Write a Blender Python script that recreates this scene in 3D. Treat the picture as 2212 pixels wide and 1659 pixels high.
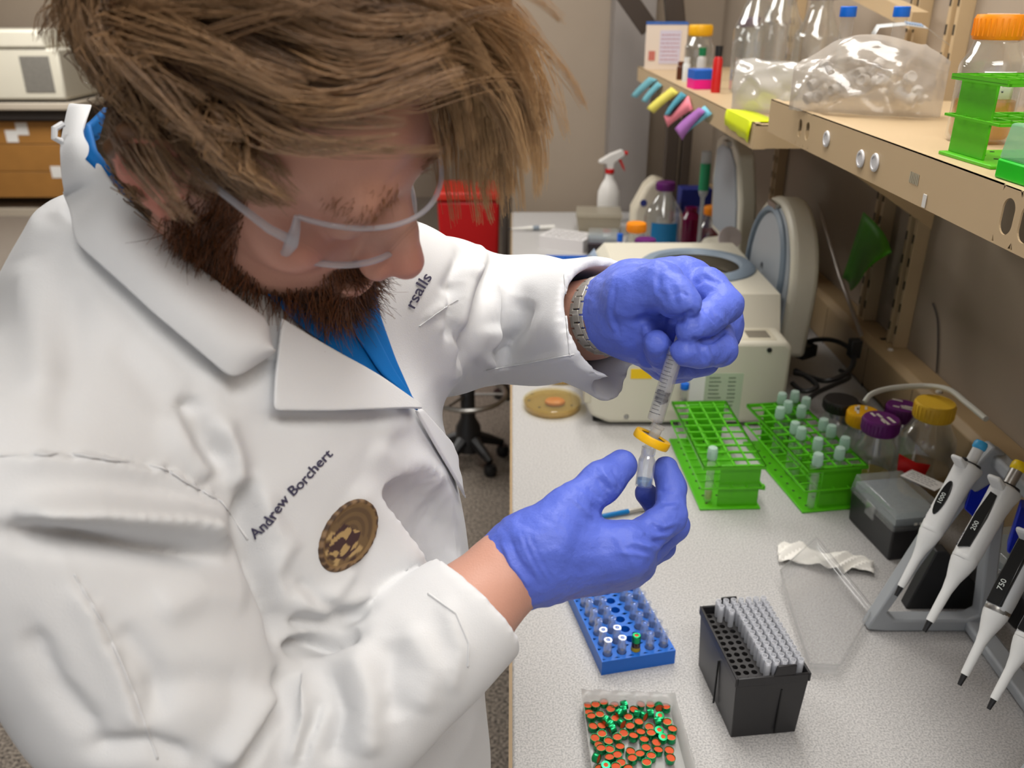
import bpy, bmesh, math, random
import numpy as np
from mathutils import Vector, Matrix
random.seed(7); np.random.seed(7)
for o in list(bpy.data.objects): bpy.data.objects.remove(o)
scn = bpy.context.scene
COL = scn.collection
# ---------------------------------------------------------------- camera
FPX, PITCH, CZ = 1848.0, math.radians(23.9), 1.70      # metres; bench front edge lies below the camera, bench runs along +Y
cd = bpy.data.cameras.new('camera'); cam = bpy.data.objects.new('camera', cd); COL.objects.link(cam)
cam.location = (0, 0, CZ); cam.rotation_euler = (math.pi/2 - PITCH, 0, 0)
cd.sensor_width = 36; cd.lens = 36*FPX/2212; cd.clip_start = .02
cd.dof.use_dof = True; cd.dof.focus_distance = .78; cd.dof.aperture_fstop = 7.5
scn.camera = cam
cy = scn.cycles; cy.max_bounces = 5; cy.diffuse_bounces = 2; cy.glossy_bounces = 3; cy.transmission_bounces = 3; cy.transparent_max_bounces = 16; cy.caustics_reflective = False; cy.caustics_refractive = False; cy.use_adaptive_sampling = True; cy.adaptive_threshold = .1; cy.adaptive_min_samples = 16
# ---------------------------------------------------------------- light
w = bpy.data.worlds.new('world'); scn.world = w; w.use_nodes = True
w.node_tree.nodes['Background'].inputs[0].default_value = (.95, .97, 1, 1)
w.node_tree.nodes['Background'].inputs[1].default_value = .50
def area(name, loc, rot, sx, sy, watts, col=(1, .98, .95)):
    l = bpy.data.lights.new(name, 'AREA'); l.shape = 'RECTANGLE'; l.size = sx; l.size_y = sy; l.energy = watts; l.color = col
    o = bpy.data.objects.new(name, l); COL.objects.link(o); o.location = loc; o.rotation_euler = rot; return o
LAMPS = [(14, .22, 1.15, .5, 1.2), (22, -.9, 2.9, .6, 1.2), (17, .40, -.35, 1.2, .6), (8, .35, 2.5, .3, 1.0), (60, -3.6, 6.2, 1.2, 1.2)]    # watts, x, y, size x, size y; third is added for frontal light on the coat
for wt, x, y, sx, sy in LAMPS: area('ceiling_lamp_light', (x, y, 2.665), (0, 0, 0), sx, sy, wt)
scn.view_settings.view_transform = 'Standard'; scn.view_settings.look = 'None'
scn.view_settings.exposure = .24; scn.view_settings.gamma = 1
scn.view_settings.use_curve_mapping = False
# ---------------------------------------------------------------- camera arithmetic (for reading places off the photo)
_s, _c = math.sin(PITCH), math.cos(PITCH)
def ray(x, y):
    u = (x-1106)/FPX; v = (y-829.5)/FPX
    return np.array([u, _c-v*_s, -_s-v*_c])
CAM = np.array([0, 0, CZ])
def onz(x, y, z=.9): d = ray(x, y); return CAM+d*((z-CZ)/d[2])
def ony(x, y, Y): d = ray(x, y); return CAM+d*(Y/d[1])
def onx(x, y, X): d = ray(x, y); return CAM+d*(X/d[0])
def P(x, y, t): return CAM+ray(x, y)*t
def proj(p):
    p = np.asarray(p, float)-CAM
    f = p[..., 1]*_c-p[..., 2]*_s; up = p[..., 1]*_s+p[..., 2]*_c
    return np.stack([1106+FPX*p[..., 0]/f, 829.5-FPX*up/f], -1), f
# ---------------------------------------------------------------- materials
def S(r, g, b, a=1):
    f = lambda c: (c/255/12.92 if c/255 <= .04045 else ((c/255+.055)/1.055)**2.4)
    return (f(r), f(g), f(b), a)
MATS = {}
def mat(name, col, rough=.5, metal=0, spec=.5, var=0, vscale=40, bump=0, bscale=200, sss=0, sssr=(.01, .004, .002), coat=0, sheen=0, aniso=0, emit=0):
    if name in MATS: return MATS[name]
    m = bpy.data.materials.new(name); m.use_nodes = True; MATS[name] = m
    nt = m.node_tree; b = nt.nodes['Principled BSDF']
    b.inputs['Base Color'].default_value = col; b.inputs['Roughness'].default_value = rough
    b.inputs['Metallic'].default_value = metal; b.inputs['Specular IOR Level'].default_value = spec
    if coat: b.inputs['Coat Weight'].default_value = coat
    if sheen: b.inputs['Sheen Weight'].default_value = sheen
    if sss:
        b.inputs['Subsurface Weight'].default_value = sss; b.inputs['Subsurface Radius'].default_value = sssr; b.inputs['Subsurface Scale'].default_value = 1
    if emit:
        b.inputs['Emission Color'].default_value = col; b.inputs['Emission Strength'].default_value = emit
    if var or bump:
        tc = nt.nodes.new('ShaderNodeTexCoord')
    if var:
        n = nt.nodes.new('ShaderNodeTexNoise'); n.inputs['Scale'].default_value = vscale; n.inputs['Detail'].default_value = 5
        nt.links.new(tc.outputs['Object'], n.inputs['Vector'])
        mx = nt.nodes.new('ShaderNodeMix'); mx.data_type = 'RGBA'
        mx.inputs['A'].default_value = tuple(min(1, c*(1-var)) for c in col[:3])+(1,)
        mx.inputs['B'].default_value = tuple(min(1, c*(1+var)) for c in col[:3])+(1,)
        nt.links.new(n.outputs['Fac'], mx.inputs['Factor']); nt.links.new(mx.outputs['Result'], b.inputs['Base Color'])
    if bump:
        n2 = nt.nodes.new('ShaderNodeTexNoise'); n2.inputs['Scale'].default_value = bscale; n2.inputs['Detail'].default_value = 4
        nt.links.new(tc.outputs['Object'], n2.inputs['Vector'])
        bp = nt.nodes.new('ShaderNodeBump'); bp.inputs['Strength'].default_value = bump; bp.inputs['Distance'].default_value = .002
        nt.links.new(n2.outputs['Fac'], bp.inputs['Height']); nt.links.new(bp.outputs['Normal'], b.inputs['Normal'])
    return m
def clear(name, tint=(1, 1, 1), haze=.0, hazecol=(.85, .85, .85), gloss=1.0, rough=.03, ior=1.45):
    """clear plastic or glass wall: transparent with Fresnel gloss and some milky scatter"""
    if name in MATS: return MATS[name]
    m = bpy.data.materials.new(name); m.use_nodes = True; MATS[name] = m
    nt = m.node_tree; nt.nodes.clear()
    out = nt.nodes.new('ShaderNodeOutputMaterial'); t = nt.nodes.new('ShaderNodeBsdfTransparent'); t.inputs[0].default_value = tuple(tint)+(1,)
    g = nt.nodes.new('ShaderNodeBsdfGlossy'); g.inputs['Roughness'].default_value = rough; g.inputs['Color'].default_value = (gloss, gloss, gloss, 1)
    lw = nt.nodes.new('ShaderNodeLayerWeight'); lw.inputs['Blend'].default_value = .5
    pw = nt.nodes.new('ShaderNodeMath'); pw.operation = 'POWER'; pw.inputs[1].default_value = 3.2; nt.links.new(lw.outputs['Facing'], pw.inputs[0])
    fr = nt.nodes.new('ShaderNodeMath'); fr.operation = 'MULTIPLY_ADD'; fr.inputs[1].default_value = .55*gloss; fr.inputs[2].default_value = .10*(ior-1)**2/(.2025)*.6; nt.links.new(pw.outputs[0], fr.inputs[0])
    mx = nt.nodes.new('ShaderNodeMixShader'); nt.links.new(fr.outputs[0], mx.inputs[0]); nt.links.new(t.outputs[0], mx.inputs[1]); nt.links.new(g.outputs[0], mx.inputs[2])
    last = mx
    if haze:
        d = nt.nodes.new('ShaderNodeBsdfDiffuse'); d.inputs[0].default_value = tuple(hazecol)+(1,)
        tr = nt.nodes.new('ShaderNodeBsdfTranslucent'); tr.inputs[0].default_value = tuple(hazecol)+(1,)
        a = nt.nodes.new('ShaderNodeMixShader'); a.inputs[0].default_value = .45; nt.links.new(d.outputs[0], a.inputs[1]); nt.links.new(tr.outputs[0], a.inputs[2])
        m2 = nt.nodes.new('ShaderNodeMixShader'); m2.inputs[0].default_value = haze
        nt.links.new(mx.outputs[0], m2.inputs[1]); nt.links.new(a.outputs[0], m2.inputs[2]); last = m2
    nt.links.new(last.outputs[0], out.inputs[0]); return m
# ---------------------------------------------------------------- meshes
class MB:
    def __init__(s): s.v = []; s.f = []
    def add(s, vs, fs):
        k = len(s.v); s.v += [tuple(map(float, p)) for p in vs]; s.f += [tuple(i+k for i in f) for f in fs]; return s
    def box(s, x0, x1, y0, y1, z0, z1):
        return s.add([(x0,y0,z0),(x1,y0,z0),(x1,y1,z0),(x0,y1,z0),(x0,y0,z1),(x1,y0,z1),(x1,y1,z1),(x0,y1,z1)],
            [(0,3,2,1),(4,5,6,7),(0,1,5,4),(1,2,6,5),(2,3,7,6),(3,0,4,7)])
    def cbox(s, c, sz): return s.box(c[0]-sz[0]/2, c[0]+sz[0]/2, c[1]-sz[1]/2, c[1]+sz[1]/2, c[2]-sz[2]/2, c[2]+sz[2]/2)
    def prism(s, poly, z0, z1, axis='z'):
        n = len(poly)
        f = {'z': lambda a, b, c: (a, b, c), 'y': lambda a, b, c: (a, c, b), 'x': lambda a, b, c: (c, a, b)}[axis]
        vs = [f(p[0], p[1], z0) for p in poly]+[f(p[0], p[1], z1) for p in poly]
        fs = [tuple(range(n))[::-1], tuple(range(n, 2*n))]+[(i, (i+1) % n, n+(i+1) % n, n+i) for i in range(n)]
        return s.add(vs, fs)
    def lathe(s, prof, n=24, c=(0, 0, 0), sx=1, sy=1, cap=True):
        vs = []; fs = []; k = len(prof)
        for r, z in prof:
            for i in range(n):
                a = 2*math.pi*i/n; vs.append((c[0]+r*math.cos(a)*sx, c[1]+r*math.sin(a)*sy, c[2]+z))
        for j in range(k-1):
            for i in range(n): fs.append((j*n+i, j*n+(i+1) % n, (j+1)*n+(i+1) % n, (j+1)*n+i))
        if cap:
            if prof[0][0] > 1e-6: fs.append(tuple(range(n))[::-1])
            if prof[-1][0] > 1e-6: fs.append(tuple(range((k-1)*n, k*n)))
        return s.add(vs, fs)
    def tube(s, pts, r, n=8, close=False):
        pts = [Vector(p) for p in pts]; rs = r if hasattr(r, '__len__') else [r]*len(pts)
        vs = []; fs = []; up = None; m = len(pts)
        for i, p in enumerate(pts):
            a = pts[max(0, i-1)] if not close else pts[i-1]; b = pts[min(m-1, i+1)] if not close else pts[(i+1) % m]
            t = (b-a); t = t.normalized() if t.length > 1e-9 else Vector((0, 0, 1))
            if up is None: up = t.orthogonal().normalized()
            up = (up-t*up.dot(t)); up = up.normalized() if up.length > 1e-6 else t.orthogonal().normalized()
            sd = t.cross(up)
            for k in range(n):
                an = 2*math.pi*k/n; vs.append(p+(up*math.cos(an)+sd*math.sin(an))*rs[i])
        for i in range(m if close else m-1):
            j = (i+1) % m
            for k in range(n): fs.append((i*n+k, i*n+(k+1) % n, j*n+(k+1) % n, j*n+k))
        if not close: fs += [tuple(range(n))[::-1], tuple(range((m-1)*n, m*n))]
        return s.add(vs, fs)
    def xf(s, M, i0=0):
        s.v[i0:] = [tuple(M @ Vector(p)) for p in s.v[i0:]]; return s
    def build(s, name, m, parent=None, bevel=0, smooth=35, solid=0, subd=0, seg=2):
        me = bpy.data.meshes.new(name); me.from_pydata(s.v, [], s.f); me.update()
        bm = bmesh.new(); bm.from_mesh(me); bmesh.ops.recalc_face_normals(bm, faces=bm.faces); bm.to_mesh(me); bm.free()
        return obj(name, me, m, parent, bevel, smooth, solid, subd, seg)
def obj(name, me, m, parent=None, bevel=0, smooth=35, solid=0, subd=0, seg=2):
    o = bpy.data.objects.new(name, me); COL.objects.link(o)
    if m: me.materials.append(m)
    if smooth:
        me.polygons.foreach_set('use_smooth', [True]*len(me.polygons))
        if smooth < 180: me.set_sharp_from_angle(angle=math.radians(smooth))
    if solid: x = o.modifiers.new('solid', 'SOLIDIFY'); x.thickness = solid; x.offset = 0
    if bevel: x = o.modifiers.new('bevel', 'BEVEL'); x.width = bevel; x.segments = seg; x.limit_method = 'ANGLE'; x.angle_limit = math.radians(40)
    if subd: x = o.modifiers.new('subd', 'SUBSURF'); x.levels = subd; x.render_levels = subd
    if parent: o.parent = parent
    return o
def tag(o, label, cat, group=None, kind=None):
    if label: o['label'] = label
    if cat: o['category'] = cat
    if group: o['group'] = group
    if kind: o['kind'] = kind
    return o
def thing(name, label, cat, loc=(0, 0, 0), rz=0, group=None, M=None):
    o = bpy.data.objects.new(name, None); o.empty_display_size = .02; COL.objects.link(o)
    o.location = tuple(loc); o.rotation_euler = (0, 0, rz)
    if M is not None: o.matrix_world = M
    return tag(o, label, cat, group)
def struct(o): o['kind'] = 'structure'; return o
def dup(root, loc=None, rz=None, label=None, group=None, M=None, parent=None):
    r = root.copy(); COL.objects.link(r)
    if parent: r.parent = parent
    if loc is not None: r.location = tuple(loc)
    if rz is not None: r.rotation_euler = (0, 0, rz)
    if M is not None: r.matrix_world = M
    if label: r['label'] = label
    if group: r['group'] = group
    for ch in list(root.children):
        c = ch.copy(); COL.objects.link(c); c.parent = r
        for g in ch.children:
            d = g.copy(); COL.objects.link(d); d.parent = c
    return r
def frame(o, z, x=(1, 0, 0)):
    """matrix with origin o, local z along z, local x near x"""
    z = Vector(z).normalized(); x = Vector(x); x = (x-z*x.dot(z)).normalized(); y = z.cross(x)
    M = Matrix((x, y, z)).transposed().to_4x4(); M.translation = Vector(o); return M
def text_mb(txt, size, M=None, extr=.0004, bold=0):
    """lettering as a mesh builder, in the xy plane, from the built-in font"""
    cu = bpy.data.curves.new('t', 'FONT'); cu.body = txt; cu.size = size; cu.extrude = extr; cu.resolution_u = 3; cu.offset = bold
    o = bpy.data.objects.new('t', cu); COL.objects.link(o)
    me = o.to_mesh(); mb = MB(); mb.add([tuple(v.co) for v in me.vertices], [tuple(p.vertices) for p in me.polygons])
    o.to_mesh_clear(); bpy.data.objects.remove(o); bpy.data.curves.remove(cu)
    if M is not None: mb.xf(M)
    return mb
def text_lines(mb, w, h, n, th=.0004, rag=True, z=.0003):
    """rows of tiny dashes standing for print too small to read"""
    for i in range(n):
        y = h/2-h*(i+.5)/n; x = -w/2
        while x < w/2-.2*w*random.random():
            l = w*random.uniform(.06, .2); mb.box(x, min(x+l, w/2), y-th, y+th, 0, z); x += l+w*.04
    return mb
WHITE = mat('white plastic', S(225, 222, 214), .4)
BLACK = mat('black plastic', S(28, 28, 30), .42)
# ================================================================ the room
m_wall = mat('warm grey wall paint', S(166, 150, 132), .85, var=.03, vscale=6, bump=.08, bscale=300)
m_wall2 = mat('grey column paint', S(150, 142, 136), .85, var=.03, vscale=6, bump=.08, bscale=300)  # column tone, greyer and slightly darker than the wall
m_tan = mat('tan enamelled steel', S(198, 172, 134), .45, var=.03, vscale=12)
m_tan2 = mat('tan raceway steel', S(176, 150, 112), .5, var=.04, vscale=12)
def floor_mat():
    m = bpy.data.materials.new('speckled grey brown floor'); m.use_nodes = True; nt = m.node_tree; b = nt.nodes['Principled BSDF']
    tc = nt.nodes.new('ShaderNodeTexCoord'); n = nt.nodes.new('ShaderNodeTexNoise'); n.inputs['Scale'].default_value = 130; n.inputs['Detail'].default_value = 6
    r = nt.nodes.new('ShaderNodeValToRGB'); r.color_ramp.elements[0].position = .38; r.color_ramp.elements[0].color = S(74, 66, 60)
    r.color_ramp.elements[1].position = .62; r.color_ramp.elements[1].color = S(168, 156, 142)
    nt.links.new(tc.outputs['Object'], n.inputs['Vector']); nt.links.new(n.outputs['Fac'], r.inputs[0]); nt.links.new(r.outputs[0], b.inputs['Base Color'])
    b.inputs['Roughness'].default_value = .7; return m
def bench_mat():
    m = bpy.data.materials.new('speckled light grey laminate'); m.use_nodes = True; nt = m.node_tree; b = nt.nodes['Principled BSDF']
    tc = nt.nodes.new('ShaderNodeTexCoord'); n = nt.nodes.new('ShaderNodeTexNoise'); n.inputs['Scale'].default_value = 420; n.inputs['Detail'].default_value = 3
    r = nt.nodes.new('ShaderNodeValToRGB'); r.color_ramp.elements[0].position = .36; r.color_ramp.elements[0].color = S(160, 158, 157)
    r.color_ramp.elements[1].position = .6; r.color_ramp.elements[1].color = S(200, 197, 194)
    nt.links.new(tc.outputs['Object'], n.inputs['Vector']); nt.links.new(n.outputs['Fac'], r.inputs[0]); nt.links.new(r.outputs[0], b.inputs['Base Color'])
    b.inputs['Roughness'].default_value = .42; return m
WX = .86      # face of the right wall
struct(MB().box(-5.6, WX+.1, -2.5, 8.5, -.05, 0).build('floor', floor_mat(), smooth=0))
struct(MB().box(WX, WX+.1, -2.5, 3.9, 0, 2.75).build('wall_right', m_wall, smooth=0))
struct(MB().box(.0, WX, 3.78, 3.9, 0, 2.75).build('wall_back', m_wall, smooth=0))
struct(MB().box(-5.6, .12, 8.3, 8.4, 0, 2.75).build('wall_far', m_wall, smooth=0))
struct(MB().box(.0, .12, 3.9, 8.3, 0, 2.75).build('wall_return', m_wall, smooth=0))
struct(MB().box(-5.7, -5.6, -2.5, 8.4, 0, 2.75).build('wall_left', m_wall, smooth=0))
struct(MB().box(-5.7, WX+.1, -2.5, 8.5, 2.75, 2.85).build('ceiling', mat('white ceiling', S(232, 230, 224), .9), smooth=0))
struct(MB().box(.40, .56, 3.62, 3.78, 0, 2.75).build('trim_1', m_wall2, smooth=0))
for i, (x, y, sx, sy) in enumerate([(l[1], l[2], l[3], l[4]) for l in LAMPS]):
    t = thing('ceiling_lamp', ['long lamp fixture in the ceiling above the near bench', 'lamp fixture in the ceiling over the far aisle', 'wide light panel added in the ceiling behind the camera to light the coat', 'narrow lamp fixture in the ceiling above the far bench', 'square lamp fixture in the ceiling over the distant left bench'][i], 'ceiling lamp', (x, y, 2.68))
    f = MB()
    for a, b, c, d in ((-sx/2-.03, -sx/2, -sy/2-.03, sy/2+.03), (sx/2, sx/2+.03, -sy/2-.03, sy/2+.03), (-sx/2, sx/2, -sy/2-.03, -sy/2), (-sx/2, sx/2, sy/2, sy/2+.03)): f.box(a, b, c, d, -.01, .07)
    f.build('frame', WHITE, t, smooth=0)
    MB().box(-sx/2, sx/2, -sy/2, sy/2, .0, .02).build('diffuser', mat('lamp diffuser', (1, .97, .92, 1), .5, emit=1.2), t, smooth=0)
# ---- lab bench
m_bench = bench_mat()
b = thing('lab_bench', 'long lab bench with speckled light grey worktop and tan edge', 'bench', (0, 0, 0))
MB().box(.0, WX-.004, -.6, 3.6, .868, .90).build('worktop', m_bench, b, bevel=.004)
MB().box(-.004, .004, -.6, 3.6, .862, .897).build('edge_band', mat('tan edge band', S(168, 142, 106), .5), b, smooth=0)
MB().box(.05, WX-.03, -.6, 3.56, .10, .868).build('cabinet_body', mat('tan bench cabinet', S(176, 154, 122), .5), b, bevel=.004)
MB().box(.10, WX-.03, -.6, 3.5, 0, .10).build('toe_kick', mat('dark toe kick', S(40, 36, 32), .6), b)
for i in range(7):
    y0 = -.58+i*.59
    d = MB().box(.03, .05, y0, y0+.57, .13, .70).build('door', mat('tan bench cabinet', (1, 1, 1, 1)), b, bevel=.003)
    MB().tube([(.03, y0+.44, .62), (.008, y0+.44, .62), (.008, y0+.54, .62), (.03, y0+.54, .62)], .005).build('handle', mat('brushed steel', S(170, 168, 164), .35, 1), d)
    d = MB().box(.03, .05, y0, y0+.57, .715, .85).build('drawer', mat('tan bench cabinet', (1, 1, 1, 1)), b, bevel=.003)
    MB().tube([(.03, y0+.23, .79), (.008, y0+.23, .79), (.008, y0+.34, .79), (.03, y0+.34, .79)], .005).build('handle', mat('brushed steel', (1, 1, 1, 1)), d)
# ---- raceway along the back of the bench
rw = MB(); rw.prism([(.806, .90), (.797, .915), (.797, 1.006), (.81, 1.018), (WX, 1.018), (WX, .90)], -.6, 3.6, 'y')
o = struct(rw.build('trim_2', m_tan2, None, bevel=.002)); 
for yy in (1.2, 1.55, 1.78, 2.05):
    MB().box(.7965, .7985, yy, yy+.0008, .905, 1.0).build('seam', mat('dark gap', S(40, 34, 26), .8), o, smooth=0)
for yy, xx in ((1.5, .822), (1.72, .818)):
    MB().lathe([(.0, 0), (.006, 0), (.005, .003), (0, .004)], 10, (xx, yy, 1.018)).build('screw', WHITE, o)
MB().box(.822, .848, 1.78, 1.792, 1.018, 1.0188).build('slot', mat('dark gap', (1, 1, 1, 1)), o)
# ---- slotted uprights on the wall
def upright(y, lab, z0=1.018, z1=2.4):
    t = thing('shelf_upright', lab, 'upright', (WX, y, z0), 0, 'slotted shelf uprights')
    h = z1-z0
    MB().prism([(0, -.022), (-.030, -.022), (-.030, -.010), (-.016, -.010), (-.016, .010), (-.030, .010), (-.030, .022), (0, .022)], 0, h).build('channel', m_tan, t, bevel=.0015)
    m = MB()
    for k in range(int(h/.05)):
        z = .03+k*.05
        m.box(-.0312, -.030, -.0185, -.0135, z, z+.018); m.box(-.0312, -.030, .0135, .0185, z, z+.018)
    m.build('slot_row', mat('dark gap', (1, 1, 1, 1)), t, smooth=0)
    return t
upright(1.755, 'tan slotted upright right of the hanging green square')
upright(1.93, 'tan slotted upright behind the hanging green square')
upright(.72, 'tan slotted upright at the right end of the near shelf')
upright(2.75, 'tan slotted upright behind the far shelf')
# ================================================================ near bench
BZ = .9
def at(px, py, z=BZ): p = onz(px, py, z); return Vector(p)
def rot_between(a, b): return math.atan2(b[1]-a[1], b[0]-a[0])
m_glass = clear('clear glass', (.96, .97, .97), .03, (.9, .9, .9), 1.0, .02, 1.5)
m_clearp = clear('clear plastic', (.97, .97, .97), .07, (.9, .9, .9), .9, .08, 1.4)
m_frost = clear('frosted plastic', (.95, .95, .94), .38, (.85, .85, .83), .7, .2, 1.4)
m_tubecap = clear('pale translucent cap', (.88, .97, .93), .72, S(222, 244, 234)[:3], .7, .25, 1.4)
m_steel = mat('brushed steel', S(170, 168, 164), .35, 1)
# ---- black tip rack with clear tips
fl, fr = at(1577, 1595), at(1722, 1585); bl = at(1497, 1430)
rz = rot_between(fl, fr); TW, TL, TH = .085, .128, .094
ang = math.atan2((bl-fl).y, (bl-fl).x)-math.pi/2
rz = (rz+ang)/2
c0 = (fl+fr)/2; ctr = c0+Vector((-math.sin(rz), math.cos(rz), 0))*(TL/2)
t = thing('tip_rack', 'black pipette tip rack half filled with clear tips beside the blue vial rack', 'tip rack', ctr, rz)
m_bt = mat('black rack plastic', S(34, 33, 35), .38)
def frustum(mb, w0, l0, w1, l1, z0, z1, th=None):
    q = lambda w, l, z: [(-w/2, -l/2, z), (w/2, -l/2, z), (w/2, l/2, z), (-w/2, l/2, z)]
    if th is None:
        mb.add(q(w0, l0, z0)+q(w1, l1, z1), [(3, 2, 1, 0), (4, 5, 6, 7), (0, 1, 5, 4), (1, 2, 6, 5), (2, 3, 7, 6), (3, 0, 4, 7)])
    else:
        mb.add(q(w0, l0, z0)+q(w1, l1, z1)+q(w1-2*th, l1-2*th, z1)+q(w0-2*th, l0-2*th, z0+th),
            [(3, 2, 1, 0)]+[(i, (i+1) % 4, 4+(i+1) % 4, 4+i) for i in range(4)]+[(4+i, 4+(i+1) % 4, 8+(i+1) % 4, 8+i) for i in range(4)]+[(8+i, 8+(i+1) % 4, 12+(i+1) % 4, 12+i) for i in range(4)]+[(12, 13, 14, 15)])
    return mb
mb = frustum(MB(), .080, .124, .088, .131, 0, TH, .0022)
mb.build('box', m_bt, t, bevel=.001)
for q_ in ((.012, .0135, -.0655, -.0635, .004, .072), (-.045, -.043, -.01, -.0085, .004, .07)): MB().box(*q_).build('seam', mat('deep black', S(12, 12, 13), .6), t)
rim = MB()
for a, b_, c, d in ((-.0452, -.0425, -.0665, .0665), (.0425, .0452, -.0665, .0665), (-.0425, .0425, -.0665, -.064), (-.0425, .0425, .064, .0665)): rim.box(a, b_, c, d, TH-.012, TH)
rim.build('rim', m_bt, t, bevel=.001)
MB().prism([(-.012, 0), (-.009, .014), (.014, .014), (.014, 0)], -.0665, -.0635, 'y').xf(Matrix.Translation((.012, 0, TH))).build('latch', m_bt, t, bevel=.001)
MB().prism([(-.012, 0), (-.010, .012), (.010, .012), (.012, 0)], .0635, .066, 'y').xf(Matrix.Translation((-.008, 0, TH))).build('latch', m_bt, t, bevel=.001)
# deck with 8 x 12 round holes
def holed_plate(nx, ny, px, py, hr, z1, depth, n=10, x0=None, y0=None, square=False):
    mb = MB()
    for i in range(nx):
        for j in range(ny):
            cx = (i-(nx-1)/2)*px; cy = (j-(ny-1)/2)*py; vs = []; fs = []
            for k in range(n):
                a = 2*math.pi*(k+.5)/n; ca, sa = math.cos(a), math.sin(a); q = 1/max(abs(ca), abs(sa))
                vs += [(cx+ca*q*px/2, cy+sa*q*py/2, z1), (cx+hr*ca, cy+hr*sa, z1), (cx+hr*ca, cy+hr*sa, z1-depth)]
            for k in range(n):
                l = (k+1) % n; fs += [(3*k, 3*l, 3*l+1, 3*k+1), (3*k+1, 3*l+1, 3*l+2, 3*k+2)]
            # corner fills
            mb.add(vs, fs)
    return mb
DZ = TH-.010
d = holed_plate(8, 12, .0099, .0103, .0036, DZ, .02, 12); d.box(-.0396, .0396, -.0618, .0618, DZ-.022, DZ-.0205)
d.build('deck', mat('black deck', S(44, 42, 42), .5), t, smooth=0)
m_tip = clear('clear tip plastic', (.95, .96, 1), .58, S(246, 247, 250)[:3], .8, .15, 1.45)
tipm = None
for r in range(12):
    for cc in range(8):
        need = {0: 1, 1: 1, 2: 2}.get(r, 3)
        if cc < need: continue
        if tipm is None:
            mb = MB().lathe([(.0022, -.03), (.0033, .0), (.0036, .010), (.0038, .017), (.0038, .024), (.0030, .024), (.0026, .012)], 10, cap=False)
            tip0 = mb.build('pipette_tip', m_tip, None); tipm = tip0; o = tip0
            MB().lathe([(0, .018), (.0029, .018), (.0029, .0195), (0, .0195)], 8).build('filter', mat('white tip filter', S(240, 238, 236), .8), tip0)
        else: o = dup(tip0)
        lx, ly = (cc-3.5)*.0099, (5.5-r)*.0103
        p = ctr+Vector((lx*math.cos(rz)-ly*math.sin(rz), lx*math.sin(rz)+ly*math.cos(rz), DZ))
        o.location = p; o.rotation_euler = (0, 0, rz)
        tag(o, 'clear pipette tip standing in the open black tip rack', 'pipette tip', 'tips in the open black rack')
# ---- clear lid of the tip rack lying open to its right
p = [at(1665, 1285, .905), at(1740, 1452, .905), at(1812, 1455, .905), at(1893, 1335, .905)]
lc = sum(p, Vector())/4
t = thing('rack_lid', 'clear plastic lid lying upside down between the tip rack and pipette stand', 'lid', (0, 0, 0))
La, Lb, Lc_, Ld = at(1673, 1290), at(1750, 1455), at(1885, 1345), at(1745, 1178, .945)
# pan: floor outline on the bench and a rim 4 cm up, its far end raised on the wrapper
floorp = [at(1745, 1440, .902), at(1815, 1442, .902), at(1880, 1330, .902), at(1800, 1250, .902), at(1700, 1270, .902)]
pan = MB()
fpts = [at(1750, 1452, .902), at(1806, 1455, .902), at(1872, 1340, .903), at(1762, 1196, .920), at(1690, 1265, .910)]
up = [f+Vector(((f-lc).x*.10, (f-lc).y*.10, .020)) for f in fpts]
n = 5
pan.add([tuple(v) for v in fpts+up], [tuple(range(n))]+[(i, (i+1) % n, n+(i+1) % n, n+i) for i in range(n)])
pan.build('pan', clear('thin clear lid', (.97, .97, .97), .10, (.9, .9, .9), .8, .12, 1.35), t, solid=.0012)
MB().tube([tuple(u) for u in up], .0012, 6, close=True).build('rim', m_clearp, t)
# ---- blue vial rack
fl, fr, bl = at(1299, 1459), at(1457, 1433), at(1195, 1262)
ux = (fr-fl).normalized(); RW = (fr-fl).length; rz = math.atan2(ux.y, ux.x); uy = Vector((-ux.y, ux.x, 0)); RL = .212; RH = .022
ctr = fl+ux*(RW/2)+uy*(RL/2)
t = thing('vial_rack', 'bright blue plastic vial rack lying under the lower gloved hand', 'vial rack', ctr, rz)
m_blue = mat('bright blue plastic', S(12, 104, 206), .4)
px, py = .0195, .0205
pl = holed_plate(5, 10, px, py, .0066, RH, .014, 14); hw, hl = 5*px/2, 10*py/2
pl.box(-hw, hw, -hl, hl, .004, .008)
def ringwall(mb, w, l, hw, hl, z0, z1):
    vs = [(-w, -l, z0), (w, -l, z0), (w, l, z0), (-w, l, z0), (-w, -l, z1), (w, -l, z1), (w, l, z1), (-w, l, z1), (-hw, -hl, z1), (hw, -hl, z1), (hw, hl, z1), (-hw, hl, z1)]
    return mb.add(vs, [(3, 2, 1, 0)]+[(i, (i+1) % 4, 4+(i+1) % 4, 4+i) for i in range(4)]+[(4+i, 4+(i+1) % 4, 8+(i+1) % 4, 8+i) for i in range(4)])
ringwall(pl, RW/2, RL/2, hw, hl, 0, RH); pl.build('block', m_blue, t, smooth=0)
def loc(ctr, rz, lx, ly, z): return Vector((ctr.x+lx*math.cos(rz)-ly*math.sin(rz), ctr.y+lx*math.sin(rz)+ly*math.cos(rz), z))
v0 = MB().lathe([(0, 0), (.0056, 0), (.0058, .001), (.0058, .024), (.0042, .028), (.0040, .030), (.0054, .0305), (.0054, .034), (.0030, .034), (.0028, .028), (.0052, .022), (.0052, .0015), (0, .0015)], 14).build('glass_vial', clear('vial glass', (.95, .97, 1), .10, (.9, .92, .96), 1, .02, 1.6))
first = True
empt = {(2, r) for r in range(1, 10)} | {(1, 6), (1, 7), (4, 6), (4, 7), (3, 8), (0, 9)}
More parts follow.
